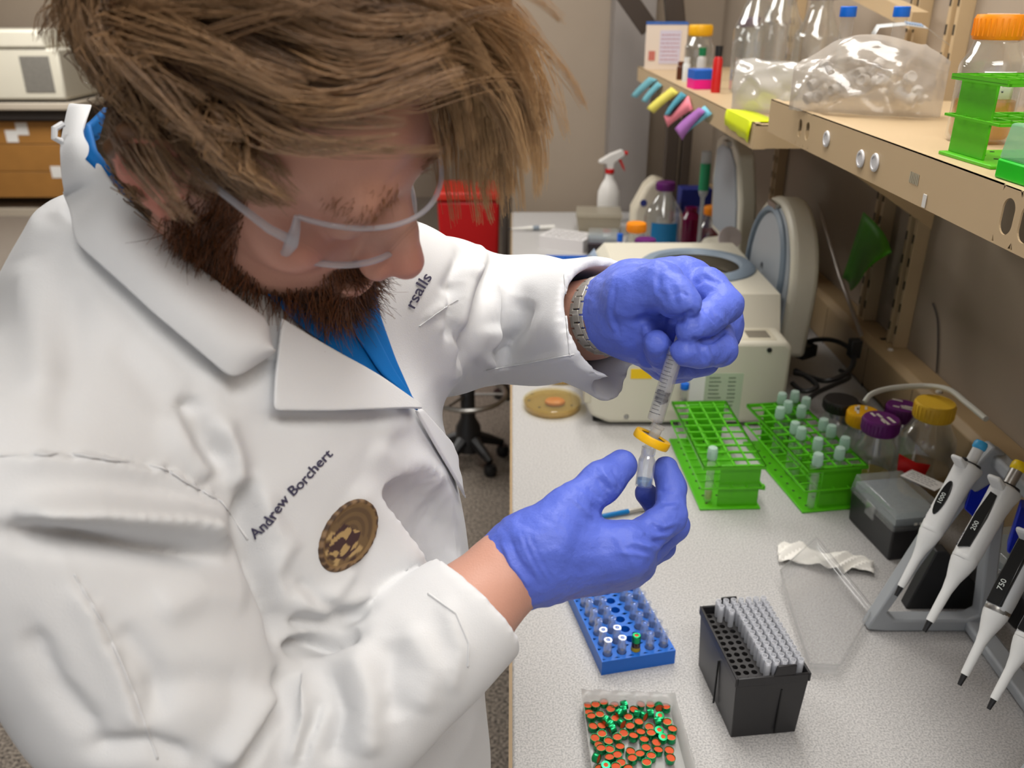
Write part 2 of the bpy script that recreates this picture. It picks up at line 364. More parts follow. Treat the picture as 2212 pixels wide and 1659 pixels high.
for cx in range(5):
    for r in range(10):
        if (cx, r) in empt: continue
        p = loc(ctr, rz, (cx-2)*px, (r-4.5)*py, BZ+RH-.011)
        if (cx, r) == (2, 0):
            g = thing('crimped_vial', 'brown vial with green crimp cap and yellow base in the blue rack', 'vial', p, rz)
            MB().lathe([(0, 0), (.0056, 0), (.0058, .001), (.0058, .022), (.0042, .026), (0, .026)], 14).build('glass', mat('amber brown glass', S(52, 22, 10), .12, spec=.8), g)
            MB().lathe([(.00595, .009), (.00595, .0165)], 14, cap=False).build('band', mat('yellow label', S(206, 170, 10), .5), g)
            MB().lathe([(.0054, .024), (.006, .0245), (.006, .033), (.005, .0342), (.0028, .0342), (.0028, .0332)], 16, cap=False).build('cap', mat('green anodised aluminium', S(20, 160, 96), .25, .75), g)
            MB().lathe([(0, .0334), (.003, .0334), (.003, .033), (0, .033)], 12).build('septum', mat('orange septum', S(222, 84, 34), .7), g)
            continue
        o = v0 if first else dup(v0); first = False
        o.location = p; o.rotation_euler = (0, 0, rz+cx+r)
        tag(o, 'small clear glass vial standing open in the blue vial rack', 'vial', 'clear vials in the blue rack')
# ---- frosted tray of crimp caps
tz = .928
bl, br, fr = at(1256, 1489, tz), at(1457, 1498, tz), at(1497, 1659, tz)
ux = (br-bl).normalized(); W = (br-bl).length; dv = (fr-br).normalized()
L = .17
t = thing('cap_tray', 'frosted plastic tray holding loose green and orange crimp caps', 'tray', (bl.x, bl.y, BZ))
corners = [bl, br, br+dv*L*.98+ux*.004, bl+Vector((.004, -L*.93, 0))]
cc = sum(corners, Vector())/4
low = [c_+(cc-c_)*.06 for c_ in corners]; low = [Vector((q.x, q.y, BZ+.0015)) for q in low]
def wavy(a, b, n=16, amp=.0016, k=5):
    return [a.lerp(b, i/n)+Vector((0, 0, amp*math.cos(2*math.pi*k*i/n))) for i in range(n)]
topr = []; lowr = []
for i in range(4): topr += wavy(corners[i], corners[(i+1) % 4]); lowr += [low[i].lerp(low[(i+1) % 4], k/16) for k in range(16)]
n = len(topr); o3 = Vector((bl.x, bl.y, BZ))
mb = MB().add([tuple(q-o3) for q in lowr+topr], [tuple(range(n))]+[(i, (i+1) % n, n+(i+1) % n, n+i) for i in range(n)])
mb.build('pan', m_frost, t, solid=.0014)
m_grn = mat('green anodised aluminium', (1, 1, 1, 1)); m_org = mat('orange septum', (1, 1, 1, 1))
capo = thing('crimp_cap', 'x', 'cap')
MB().lathe([(.0028, -.0001), (.0052, 0), (.0056, .0006), (.0056, .0072), (.0053, .0072), (.0053, .001), (.0028, .001)], 16, cap=False).build('shell', m_grn, capo)
MB().lathe([(0, .0003), (.0052, .0003), (.0052, .0060), (0, .0060)], 14).build('liner', m_org, capo)
UP = [(290,320),(420,330),(555,290),(725,310),(665,365),(1020,380),(1130,300),(1290,325),(1540,370),(310,430),(485,460),(355,520),(740,520),(945,500),(1565,575),(370,645),(505,640),(1100,605),(975,670),(1270,655),(1640,690),(520,765),(865,750),(1135,740),(400,825),(620,885),(770,850),(1015,830),(1305,785),(1195,860),(1380,900),(1625,830),(460,940),(510,1030),(640,1015),(810,975),(965,1045),(1220,985),(1410,1025),(1585,1025),(775,1100),(1135,1090),(1310,1120),(645,1175),(1010,1185),(830,1225),(1235,1225),(1600,1175),(490,1320),(745,1320),(950,1320)]
SIDE = [(870,320,.3),(855,390,.2),(790,450,.6),(1085,470,-.4),(1180,490,-.8),(1425,340,-1.5),(585,570,.9),(650,640,.7),(680,700,.5),(825,610,-.9),(1400,580,.2),(1290,450,.05),(430,1160,-.6)]
FLIP = [(1440,490),(1430,720),(1490,830),(580,1280)]
fc = True
def put_cap(M, lab, grp):
    global fc
    o = capo if fc else dup(capo); fc = False
    o.matrix_world = M; tag(o, lab, 'cap', grp)
for (x, y) in UP:
    p = at(1230+x/7.373, 1480+y/7.373, .9095); p.z = .9025
    if random.random() < .2: p.z += .003
    tilt = Matrix.Rotation(random.uniform(-.12, .12), 4, 'X') @ Matrix.Rotation(random.uniform(-.12, .12), 4, 'Y')
    put_cap(Matrix.Translation(p) @ tilt, 'green crimp cap lying orange side up in the frosted tray', 'crimp caps lying orange side up')
for (x, y, a) in SIDE:
    p = at(1230+x/7.373, 1480+y/7.373, .911); p.z = .911
    put_cap(Matrix.Translation(p) @ Matrix.Rotation(a, 4, 'Z') @ Matrix.Rotation(1.45, 4, 'Y') @ Matrix.Translation((0, 0, -.0036)), 'green crimp cap tipped onto its side in the frosted tray', 'crimp caps tipped on their side')
for (x, y) in FLIP:
    p = at(1230+x/7.373, 1480+y/7.373, .913); p.z = .914
    put_cap(Matrix.Translation(p) @ Matrix.Rotation(math.pi+.15, 4, 'X'), 'crimp cap turned over so its green ring shows in the frosted tray', 'crimp caps turned over')
# ---- green tube racks
m_green = mat('lime green plastic', S(86, 186, 22), .4, spec=.4)
def tube_rack(ctr, rz, lab, W=.106, L=.262, H=.086, nx=4, ny=10):
    t = thing('tube_rack', lab, 'tube rack', ctr, rz, 'lime green tube racks')
    base = MB().box(-W/2, W/2, -L/2, L/2, 0, .004); base.build('base', m_green, t, bevel=.001)
    dots = MB()
    for i in range(nx):
        for j in range(ny*1):
            dots.lathe([(0, 0), (.0026, 0), (.0026, .0004), (0, .0004)], 8, ((i-1.5)*W*.235, (j-(ny-1)/2)*L*.096, .004))
    dots.build('drain_hole', mat('dark gap', (1, 1, 1, 1)), t, smooth=0)
    for nm, z, th in (('top_grid', H, .0032), ('middle_grid', H*.52, .0026)):
        g = MB()
        for i in range(nx+1):
            x = -W/2+W*i/nx; g.box(x-.0013, x+.0013, -L/2, L/2, z-th, z)
        for j in range(ny+1):
            y = -L/2+L*j/ny; g.box(-W/2, W/2, y-.0013, y+.0013, z-th, z)
        if z == H:
            g.box(-W/2-.001, W/2+.001, -L/2-.001, -L/2+.003, z-.006, z); g.box(-W/2-.001, W/2+.001, L/2-.003, L/2+.001, z-.006, z)
            g.box(-W/2-.001, -W/2+.001, -L/2, L/2, z-.006, z); g.box(W/2-.001, W/2+.001, -L/2, L/2, z-.006, z)
        g.build(nm, m_green, t, smooth=0)
    for s in (-1, 1):
        MB().box(-W*.2, W/2-.004, s*(L/2-.010)-.0015, s*(L/2-.010)+.0015, .004, H-.002).build('end_wall', m_green, t, bevel=.0008)
    MB().prism([(W/2-.001, -.003), (W/2+.009, -.006), (W/2+.009, .002), (W/2-.001, .006)], .03, .038).xf(Matrix.Translation((0, -L/2+.02, 0))).build('side_clip', m_green, t)
    return t
r1 = Vector((.373, 1.397, BZ)); a1 = math.radians(2.0)
tube_rack(r1, a1, 'lime green tube rack nearest the centrifuge, almost empty')
r2 = Vector((.532, 1.392, BZ)); a2 = math.radians(8.5)
tube_rack(r2, a2, 'lime green tube rack holding many clear capped tubes', H=.086)
def clear_tube(px, py, lab, topz=.086+.021, cap='pale', grp='clear capped tubes in the green rack', tilt=(0, 0)):
    p = at(px, py, BZ+topz)
    t = thing('test_tube', lab, 'test tube', (p.x, p.y, BZ+.006), random.random()*3, grp)
    if tilt != (0, 0): t.rotation_euler = (tilt[0], tilt[1], 0)
    if cap == 'pale':
        MB().lathe([(0, .001), (.004, .0), (.0068, .004), (.0070, .086), (.0064, .086), (.0062, .006), (0, .004)], 14).build('glass', m_clearp, t)
        mb = MB().lathe([(.0078, .084), (.0083, .085), (.0078, .105), (.0070, .106), (0, .1055)], 16, cap=False)
        for k in range(16):
            a = k*math.pi/8; mb.cbox((.0081*math.cos(a), .0081*math.sin(a), .093), (.0009, .0009, .015))
        mb.build('cap', m_tubecap, t)
    else:
        MB().lathe([(0, .001), (.0035, .001), (.0068, .012), (.0070, .100), (.0062, .1), (.006, .013), (0, .004)], 14).build('glass', m_clearp, t)
        MB().lathe([(.0072, .052), (.0072, .068)], 14, cap=False).build('write_patch', WHITE, t)
        mb = MB().lathe([(.0086, .092), (.0090, .093), (.0088, .103), (.0080, .1045), (0, .1045)], 18, cap=False)
        mb.build('cap', mat('cobalt blue cap', S(10, 104, 214), .4), t)
    return t
CAPS2 = [(1690,862),(1718,858),(1742,872),(1703,880),(1732,890),(1686,893),(1718,925),(1732,937),(1780,918),(1797,932),(1768,960),(1826,958),(1815,980)]
for x, y in CAPS2: clear_tube(x, y-8, 'clear test tube with pale ribbed cap in the fuller green rack')
t = clear_tube(1768, 985, 'frontmost clear capped tube at the corner of the fuller green rack', grp=None)
t = clear_tube(1540, 972, 'single clear capped tube with yellowish dregs in the emptier green rack', grp=None)
MB().lathe([(0, .0045), (.004, .0045), (.006, .008), (.006, .020), (0, .020)], 12).build('dregs', clear('yellow liquid', (.85, .8, .35), .2, (.8, .75, .35)), t)
clear_tube(1480, 828, 'blue capped tube in front of its twin at the back of the green rack', topz=.110, cap='blue', grp='blue capped tubes in the green rack')
clear_tube(1475, 812, 'blue capped tube standing behind its twin at the back of the green rack', topz=.112, cap='blue', grp='blue capped tubes in the green rack')
# ---- bottles
def glass_bottle(name, loc, R, H, capcol, capname, lab, liquid=None, liqh=0, capR=.029, capH=.026, marks=True, grp=None, parent=None, capribs=28, liqmat=None, glass=None, shoulder=.70):
    t = thing(name, lab, 'bottle', loc, random.random()*6, grp)
    nr = capR*.74; sh = H*shoulder
    prof = [(0, .002), (R*.9, 0), (R, .006), (R, sh*.86), (R*.94, sh*.93), (R*.8, sh), (nr*1.1, sh+(H-sh)*.45), (nr, sh+(H-sh)*.55), (nr, H-.004)]
    inner = [(max(0, r-.0022), z+.002) for r, z in reversed(prof)]
    MB().lathe(prof+inner, 28, cap=False).build('glass', glass or m_glass, t)
    if liquid:
        MB().lathe([(0, .006), (R-.006, .005), (R-.003, .01), (R-.003, liqh), (0, liqh)], 24).build('liquid', liqmat or clear(name+' liquid '+str(liquid), tuple(liquid), .35, tuple(liquid), .6, .1, 1.33), t)
    mb = MB().lathe([(capR*.96, H-capH), (capR, H-capH+.002), (capR, H-.003), (capR*.95, H), (0, H)], 32, cap=False)
    for k in range(capribs):
        a = 2*math.pi*k/capribs; mb.cbox((capR*math.cos(a), capR*math.sin(a), H-capH*.5), (.0016, .0016, capH*.7))
    cp = mb.build('cap', mat(capname, capcol, .45), t)
    if marks:
        m = MB()
        for k in range(5):
            a = random.uniform(0, 6); m.cbox((random.uniform(-.5, .5)*capR, random.uniform(-.6, .6)*capR, H+.0006), (capR*random.uniform(.3, .8), capR*.14, .0008))
        m.build('tape', mat('cream tape', S(222, 214, 200), .8), cp)
    return t
CY, CP, CO = S(240, 178, 14), S(98, 18, 104), S(250, 146, 6)
glass_bottle('media_bottle', tuple(onz(1905, 903, BZ+.152))[:2]+(BZ,), .035, .152, CP, 'purple cap', 'squat clear bottle with purple cap labelled in tape, beside the fuller green rack', (.75, .6, .15), .045, capR=.0305)
glass_bottle('media_bottle', tuple(onz(2022, 868, BZ+.176))[:2]+(BZ,), .047, .176, S(244, 196, 50), 'yellow cap', 'tallest clear bottle with plain yellow cap near the wall', (.7, .55, .35), .05, capR=.033, capH=.03, marks=False)
glass_bottle('media_bottle', tuple(onz(1866, 888, BZ+.118))[:2]+(BZ,), .030, .118, CY, 'amber yellow cap', 'clear bottle with amber yellow taped cap behind the purple capped bottle', None, capR=.0285)
glass_bottle('media_bottle', tuple(onz(1952, 876, BZ+.122))[:2]+(BZ,), .033, .122, CP, 'purple cap', 'clear bottle with purple cap behind the other bottles by the wall', None, capR=.030)
glass_bottle('media_bottle', tuple(onz(1818, 862, BZ+.112))[:2]+(BZ,), .036, .112, S(34, 30, 30), 'black cap', 'clear jar with black lid between the tubes and the bottles', None, capR=.032, capH=.022, marks=False)
# red tape flag on the big bottle
t = thing('tape_flag', 'bright red tape flag sticking out from the tallest bottle', 'tape', (0, 0, 0))
A = [onz(1945, 982, .985), onz(1982, 998, .982), onz(2010, 1002, .985), onz(1990, 1030, .965), onz(1970, 1028, .965), onz(1935, 1012, .965)]
A = [np.array(P(x, y, 1.46)) for x, y in ((1942, 980), (1978, 999), (2010, 1004), (1995, 1032), (1972, 1030), (1938, 1016))]
MB().add([tuple(a) for a in A], [(0, 1, 4, 5), (1, 2, 3, 4)]).build('tape', mat('red tape', S(226, 16, 22), .5), t, solid=.0006)
# ---- closed tip box with clear lid
def tip_box(ctr, rz, lab, W=.088, L=.128, H=.062, labels=True):
    t = thing('tip_box', lab, 'tip box', ctr, rz)
    frustum(MB(), W*.92, L*.95, W, L, 0, H).build('base', m_bt, t, bevel=.003)
    frustum(MB(), W*1.0, L*1.0, W*.93, L*.95, H, H+.026, .0015).build('hinge_skirt', m_bt, t) if False else None
    MB().box(-W*.45, W*.45, -L*.46, L*.46, H, H+.0125).build('tip_bed', mat('grey blue tip tops', S(146, 152, 156), .6, var=.25, vscale=260), t)
    lid = frustum(MB(), W*1.02, L*1.01, W*.94, L*.95, H-.006, H+.026); lid.f.pop(0); lid.build('lid', clear('tip box lid', (.94, .96, .95), .16, (.85, .88, .88), 1, .06, 1.45), t, bevel=.002)
    MB().box(-W*.51-.002, -W*.51, -.012, .012, H-.018, H+.006).build('clasp', m_clearp, t)
    if labels:
        m = MB()
        for k in range(3): m.cbox((-W*.1+k*.009, -L*.505, H+.005), (.005, .0006, .004))
        m.build('mark', WHITE, t)
    return t
tip_box(Vector((.622, 1.185, BZ)), math.radians(9), 'closed black tip box with clear lid beside the fuller green rack')
tip_box(Vector((.735, 1.02, BZ)), math.radians(9), 'closed black tip box with clear lid behind the pipette stand')
t = thing('index_card', 'small white printed card on the lid of the tip box', 'card', (.672, 1.215, BZ+.0895), math.radians(-55))
MB().box(-.03, .03, -.017, .017, 0, .0006).build('card', mat('white paper', S(236, 234, 230), .8), t)
text_lines(MB(), .05, .026, 4).xf(Matrix.Translation((0, 0, .0007))).build('print', mat('print ink', S(60, 60, 70), .8), t, smooth=0)
# ---- crumpled white wrapper
t = thing('paper_wrapper', 'torn white paper wrapper lying behind the clear lid', 'wrapper', (0, 0, 0))
nx, ny = 26, 8; q = [at(1678, 1182), at(1885, 1218), at(1888, 1250), at(1680, 1222)]
vs = []
for i in range(nx+1):
    for j in range(ny+1):
        a, b_ = i/nx, j/ny
        p = (q[0].lerp(q[1], a)).lerp(q[3].lerp(q[2], a), b_)
        p.z = BZ+.003+.010*abs(math.sin(a*7+b_*1.5))*(.35+.65*math.sin(math.pi*a))+.004*math.sin(a*19+b_*6)**2+.002*math.sin(b_*9+a*30)
        p.y += .006*math.sin(a*9)
        vs.append(tuple(p))
MB().add(vs, [(i*(ny+1)+j, (i+1)*(ny+1)+j, (i+1)*(ny+1)+j+1, i*(ny+1)+j+1) for i in range(nx) for j in range(ny)]).build('paper', mat('white tissue paper', S(236, 232, 224), .75), t, solid=.0004, smooth=25)
# ---- pen behind the hand
a, b_ = at(1298, 1116, .906), at(1392, 1098, .906)
t = thing('pen', 'blue and silver pen lying on the bench behind the lower hand', 'pen', M=frame(a, b_-a))
MB().lathe([(0, 0), (.0042, .002), (.0046, .05), (.004, .052)], 12).build('grip', mat('teal blue pen', S(0, 112, 178), .4), t)
MB().lathe([(.004, .052), (.0042, .054), (.0042, .125), (.003, .132), (0, .133)], 12).build('barrel', mat('silver pen', S(180, 176, 168), .35, .6), t)
MB().box(-.001, .001, .004, .0055, .075, .125).build('clip', m_steel, t)
# ---- petri dishes
m_agar = clear('amber agar', (.93, .85, .55), .25, S(222, 196, 120)[:3], .9, .06, 1.4)
def petri(px, py, lab, R=.064):
    p = at(px, py, BZ+.012)
    t = thing('petri_dish', lab, 'petri dish', (p.x, p.y, BZ), 0, 'petri dishes beside the centrifuge')
    MB().lathe([(0, 0), (R*.95, 0), (R*.95, .014), (R*.93, .014), (R*.93, .0018), (0, .0018)], 48).build('base', m_agar, t)
    MB().lathe([(0, .002), (R*.92, .002), (R*.92, .006), (0, .006)], 40).build('agar', clear('agar gel', (.9, .82, .5), .4, S(226, 204, 134)[:3], .8, .05, 1.35), t)
    MB().lathe([(R, .004), (R, .0175), (R*.985, .0185), (0, .0185)], 48, cap=False).build('lid', clear('petri lid', (.97, .93, .78), .05, (.9, .85, .6), 1, .03, 1.5), t)
    mb = MB().lathe([(0, .006), (.018, .006), (.0205, .010), (.019, .014), (.012, .0170), (0, .0170)], 20, (.006, .004, 0), 1.1, .9); mb.build('colony', mat('orange brown colony', S(196, 118, 40), .35, spec=.6, var=.2, vscale=120), t)
    m = MB()
    for a in (2.6, 3.3, 4.1, 5.6): m.cbox((R*.8*math.cos(a), R*.8*math.sin(a), .019), (.006, .004, .0006))
    m.build('marker_note', mat('dark ink', S(60, 54, 50), .7), t)
    return t
petri(1193, 868, 'petri dish with orange colony nearest the bench edge')
petri(1208, 800, 'petri dish with orange colony half hidden behind the cuff', .062)
# ================================================================ pipette stand and pipettes
m_grey = mat('light grey stand plastic', S(168, 172, 176), .4)
m_royal = mat('royal blue plastic', S(10, 40, 190), .4)
m_pip = mat('pipette white', S(226, 226, 224), .35)
m_pipg = mat('pipette cool white', S(206, 208, 210), .35)
m_lab = mat('white paper', S(236, 234, 230), .8); m_ink = mat('print ink', S(60, 60, 70), .8)
t = thing('pipette_stand', 'grey A-frame pipette stand with royal blue holders on the bench', 'pipette stand', (.56, .95, BZ))
def aframe(y, th=.022):
    out = [(-.068, 0), (.112, 0), (.112, .02), (.052, .29), (.032, .305), (.012, .29)]
    out = [(-.066, 0), (.106, 0), (.106, .024), (.074, .27), (.062, .292), (.044, .292), (.032, .28)]
    inn = [(-.040, .020), (.080, .020), (.086, .030), (.058, .255), (.050, .255), (-.044, .030)]
    # ring between two outlines resampled to the same count
    def resamp(p, n=28):
        p = [Vector((a, b, 0)) for a, b in p]; seg = [(p[(i+1) % len(p)]-p[i]).length for i in range(len(p))]; T = sum(seg); r = []
        for k in range(n):
            d = T*k/n; i = 0
            while d > seg[i]: d -= seg[i]; i += 1
            q = p[i].lerp(p[(i+1) % len(p)], d/seg[i]); r.append((q.x, q.y))
        return r
    cx, cy = .02, .12
    def by_angle(p):
        r = []
        for k in range(40):
            a = 2*math.pi*k/40; d = Vector((math.cos(a), math.sin(a))); best = None
            for i in range(len(p)):
                A = Vector(p[i]); B_ = Vector(p[(i+1) % len(p)]); e = B_-A; o = A-Vector((cx, cy))
                den = d.x*(-e.y)+d.y*e.x
                if abs(den) < 1e-9: continue
                s = (o.x*(-e.y)+o.y*e.x)/den; u = (d.x*o.y-d.y*o.x)/den
                if s > 0 and -1e-6 <= u <= 1+1e-6 and (best is None or s > best): best = s
            r.append((cx+d.x*best, cy+d.y*best))
        return r
    O, I = by_angle(out), by_angle(inn); n = 40; mb = MB(); vs = []
    for yy in (y-th/2, y+th/2):
        vs += [(a, yy, b) for a, b in O]+[(a, yy, b) for a, b in I]
    fs = []
    for i in range(n):
        j = (i+1) % n
        fs += [(i, j, n+j, n+i), (2*n+i, 3*n+i, 3*n+j, 2*n+j), (i, 2*n+i, 2*n+j, j), (n+i, n+j, 3*n+j, 3*n+i)]
    return mb.add(vs, fs)
aframe(.012).build('end_frame', m_grey, t, bevel=.003, smooth=50); aframe(-.315).build('end_frame', m_grey, t, bevel=.003, smooth=50)
MB().box(.048, .068, -.33, .03, .262, .280).build('top_rail', m_grey, t, bevel=.004)
MB().box(.07, .10, -.33, .03, .002, .018).build('foot_rail', m_grey, t, bevel=.004)
for dx, dy, d0 in ((0, 0, 1.10), (92, 92, 1.05), (168, 205, .995)):
    q = [P(2112+dx, 1005+dy, d0), P(2168+dx, 1018+dy, d0+.01), P(2152+dx, 1062+dy, d0+.01), P(2106+dx, 1122+dy, d0), P(2082+dx, 1100+dy, d0)]
    q = [Vector(v)-Vector((.56, .95, BZ)) for v in q]; h = MB().add([tuple(v) for v in q]+[tuple(v+Vector((.012, .022, .0))) for v in q], [(0, 1, 2, 3, 4), (9, 8, 7, 6, 5)]+[(i, (i+1) % 5, 5+(i+1) % 5, 5+i) for i in range(5)])
    h.build('holder', m_royal, t, bevel=.002)
BS = mat('black stand foot', S(30, 30, 32), .5)
MB().prism([(.01, .0), (.115, .0), (.115, .03), (.05, .10), (.035, .10)], .05, .07, 'y').build('rear_foot', BS, t, bevel=.002)
def pipette(tip, top, lab, kind):
    tip = Vector(tip); top = Vector(top); Lr = (top-tip).length; k = Lr/.245
    t = thing('pipette', lab, 'pipette', M=frame(tip, top-tip, (-1, -.55, 0)))   # local x faces the user side, z runs tip to button
    sc = lambda pr: [(r*k, z*k) for r, z in pr]
    MB().lathe(sc([(.0022, 0), (.0026, .0), (.0036, .012), (.0040, .015), (0, .015)]), 14).build('nose', BLACK, t)
    MB().lathe(sc([(.0046, .0145), (.0050, .016), (.0062, .058), (.0085, .074), (.0125, .088), (.0150, .099), (.0150, .104), (0, .104)]), 22).build('shaft', m_pip, t)
    MB().lathe(sc([(.0158, .102), (.0164, .104), (.0160, .108), (0, .108)]), 24, sy=.92).build('collar', m_pip if kind != 2 else m_steel, t)
    bodyc = {0: m_pip, 1: m_pip, 2: m_pipg, 3: m_pipg}[kind]
    # handle: elliptical sections growing and kicking back towards the top
    secs = [(.106, .0150, .0140, 0), (.12, .0160, .0145, 0), (.15, .0160, .0145, -.0005), (.175, .0165, .0145, -.0015), (.19, .0185, .0150, -.003), (.200, .0215, .0155, -.005), (.206, .0225, .0155, -.006), (.209, .020, .014, -.006)]
    mb = MB(); n = 24; vs = []; fs = []
    for z, a, b, off in secs:
        for i in range(n):
            an = 2*math.pi*i/n; ca, sa = math.cos(an), math.sin(an)
            vs.append(((off+a*math.copysign(abs(ca)**.8, ca))*k, b*math.copysign(abs(sa)**.8, sa)*k, z*k))
    for j in range(len(secs)-1):
        for i in range(n): fs.append((j*n+i, j*n+(i+1) % n, (j+1)*n+(i+1) % n, (j+1)*n+i))
    fs.append(tuple(range((len(secs)-1)*n, len(secs)*n))); mb.add(vs, fs); mb.build('handle', bodyc, t, smooth=60)
    # finger hook
    MB().prism([(.010*k, .196*k), (.034*k, .203*k), (.036*k, .207*k), (.033*k, .209*k), (.008*k, .207*k)], -.008*k, .008*k, 'y').build('finger_hook', bodyc, t, bevel=.003*k)
    MB().lathe([(0.0152*k, .2085*k), (.0145*k, .2115*k), (0, .2115*k)], 20, (-.004*k, 0, 0)).build('top_plate', BLACK, t)
    if kind == 0: MB().box(.009*k, .017*k, -.002*k, .002*k, .2085*k, .213*k).build('notch', BLACK, t)
    sm, cm = {0: (m_pip, mat('sky blue button', S(60, 170, 226), .4)), 1: (m_steel, mat('yellow button', S(252, 216, 6), .4)), 2: (m_steel, mat('yellow button', S(252, 216, 6), .4)), 3: (m_steel, mat('yellow button', (1, 1, 1, 1)))}[kind]
    MB().lathe(sc([(.0075, .209), (.0075, .234), (0, .234)]), 18, (-.004*k, 0, 0)).build('plunger', sm, t)
    MB().lathe(sc([(.0078, .233), (.0092, .235), (.0092, .2415), (.0075, .245), (0, .2455)]), 20, (-.004*k, 0, 0)).build('button', cm, t)
    # display window on the user side
    fwd = .0158*k
    if kind == 0:
        pr = [(.0065*math.cos(a)*k, (.150+.026*math.sin(a))*k) for a in [2*math.pi*i/20 for i in range(20)]]
        MB().prism([(a, b) for a, b in pr], fwd-.004*k, fwd+.0016*k, 'x').build('display', mat('black display', S(20, 22, 24), .2), t, bevel=.0006)
        txt, tz, tsz = '1000', .140, .0085
    elif kind == 1:
        pr = [(-.007, .112), (.0065, .118), (.0075, .16), (.005, .19), (-.004, .192), (-.0075, .16)]
        MB().prism([(a*k, b*k) for a, b in pr], fwd-.005*k, fwd+.0018*k, 'x').build('display', mat('black display', (1, 1, 1, 1)), t, bevel=.0006)
        txt, tz, tsz = '200', .138, .0085
    else:
        pr = [(-.0095, .109), (.0095, .109), (.0095, .200), (-.0095, .200)]
        MB().prism([(a*k, b*k) for a, b in pr], fwd-.008*k, fwd+.0018*k, 'x').build('display', mat('black display', (1, 1, 1, 1)), t, bevel=.0015)
        txt, tz, tsz = '750', .128, .010
    R = Matrix(((0, 0, 1, 0), (0, 1, 0, 0), (1, 0, 0, 0), (0, 0, 0, 1)))          # lettering runs up the handle, facing local x
    tm = text_mb(txt, tsz*k, Matrix.Translation((fwd+.0019*k, .003*k, tz*k)) @ Matrix(((0, 0, 1, 0), (0, -1, 0, 0), (1, 0, 0, 0), (0, 0, 0, 1))))
    tm.build('reading', mat('display white', S(205, 210, 205), .6), t, smooth=0)
    # sticker with print low on the side
    an = -1.15
    lw, lh = .015*k, .024*k; vs = []; fs = []
    for i in range(7):
        for j in range(2):
            a = an+(i/6-.5)*1.1; vs.append((.0166*k*math.cos(a), .0152*k*math.sin(a), (.112+.026*j)*k))
    for i in range(6): fs.append((2*i, 2*i+2, 2*i+3, 2*i+1))
    MB().add(vs, fs).build('sticker', m_lab, t)
    ln = MB()
    for r in range(4):
        a = an+(r/3-.5)*.8; z = .114
        while z < .134:
            l = random.uniform(.002, .005); ln.cbox((.0168*k*math.cos(a), .0154*k*math.sin(a), (z+l/2)*k), (.0006*k, .0006*k, l*k)); z += l+.0012
    ln.build('print', m_ink, t, smooth=0)
    return t
pipette(P(1935, 1287, 1.06), P(2119, 952, 1.055), 'white pipette with sky blue button, leftmost in the stand', 0)
pipette(P(1996, 1364, 1.0), P(2203, 996, 1.01), 'white pipette with steel plunger and yellow button in the stand', 1)
pipette(P(2072, 1480, .94), P(2262, 1108, .955), 'pale grey pipette with full black display, third in the stand', 2)
pipette(P(2135, 1532, .89), P(2330, 1180, .905), 'pipette cut by the right picture edge, last in the stand', 3)
# ================================================================ centrifuge
m_cream = mat('cream instrument plastic', S(216, 210, 192), .42, var=.02, vscale=20)
m_cream2 = mat('warm cream plastic', S(206, 198, 176), .45)
m_bluegrey = mat('blue grey rubber', S(128, 142, 156), .5)
m_lidgrey = mat('lid liner grey', S(158, 164, 170), .45)
m_dark = mat('dark gap', S(40, 34, 26), .8)
CY0, CY1 = 1.585, 2.12
t = thing('centrifuge', 'cream benchtop centrifuge with its round lid open against the wall', 'centrifuge', (.36, 1.85, BZ))
o0 = Vector((.36, 1.85, BZ)); T0 = Matrix.Translation(-o0)
def rprof(pts): return pts
low = MB().prism([(.200, .908), (.162, .925), (.150, .955), (.147, 1.02), (.165, 1.088), (.548, 1.088), (.560, 1.075), (.560, .908)], CY0, CY1, 'y').xf(T0)
low.build('body', m_cream, t, bevel=.010, seg=3)
RCx, RCy, RR = .425, 1.905, .098
def deck_with_bowl():
    x0, x1, y0, y1, zt, zb = .232, .556, CY0+.11, CY1-.004, 1.152, 1.080
    n = 48; vs = []; fs = []
    for k in range(n):
        a = 2*math.pi*k/n; ca, sa = math.cos(a), math.sin(a)
        s = min(((x1 if ca > 0 else x0)-RCx)/ca if abs(ca) > 1e-6 else 9, ((y1 if sa > 0 else y0)-RCy)/sa if abs(sa) > 1e-6 else 9)
        vs += [(RCx+ca*s, RCy+sa*s, zt), (RCx+RR*ca, RCy+RR*sa, zt), (RCx+RR*ca, RCy+RR*sa, zb)]
    for k in range(n): l = (k+1) % n; fs += [(3*k, 3*l, 3*l+1, 3*k+1), (3*k+1, 3*l+1, 3*l+2, 3*k+2)]
    mb = MB().add(vs, fs)
    c = [(x0, y0), (x1, y0), (x1, y1), (x0, y1)]
    for k in range(4):
        a = math.atan2(c[k][1]-RCy, c[k][0]-RCx)/(2*math.pi)*n; k0 = int(math.floor(a)) % n; k1 = (k0+1) % n
        mb.add([c[k]+(zt,), vs[3*k0], vs[3*k1]], [(0, 1, 2)])
    mb.add([(x0, y0, zt), (x1, y0, zt), (x1, y0-.03, zb), (x0-.06, y0-.03, zb), (x0-.066, y1, zb), (x0, y1, zt), (x1, y1, zt), (x1, y1, zb)], [(0, 1, 2, 3), (0, 3, 4, 5), (1, 6, 7, 2), (5, 4, 7, 6)])
    return mb
deck_with_bowl().xf(T0).build('top_deck', m_cream, t, smooth=30)
MB().box(.40, .53, CY0+.012, CY0+.075, 1.085, 1.0895).xf(T0).build('grip_recess', m_cream2, t, bevel=.002)
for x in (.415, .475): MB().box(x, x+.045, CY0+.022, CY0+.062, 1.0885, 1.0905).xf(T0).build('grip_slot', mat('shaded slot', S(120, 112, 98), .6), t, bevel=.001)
MB().box(.17, .55, CY0+.03, CY1-.03, .900, .910).xf(T0).build('foot_plate', BLACK, t)
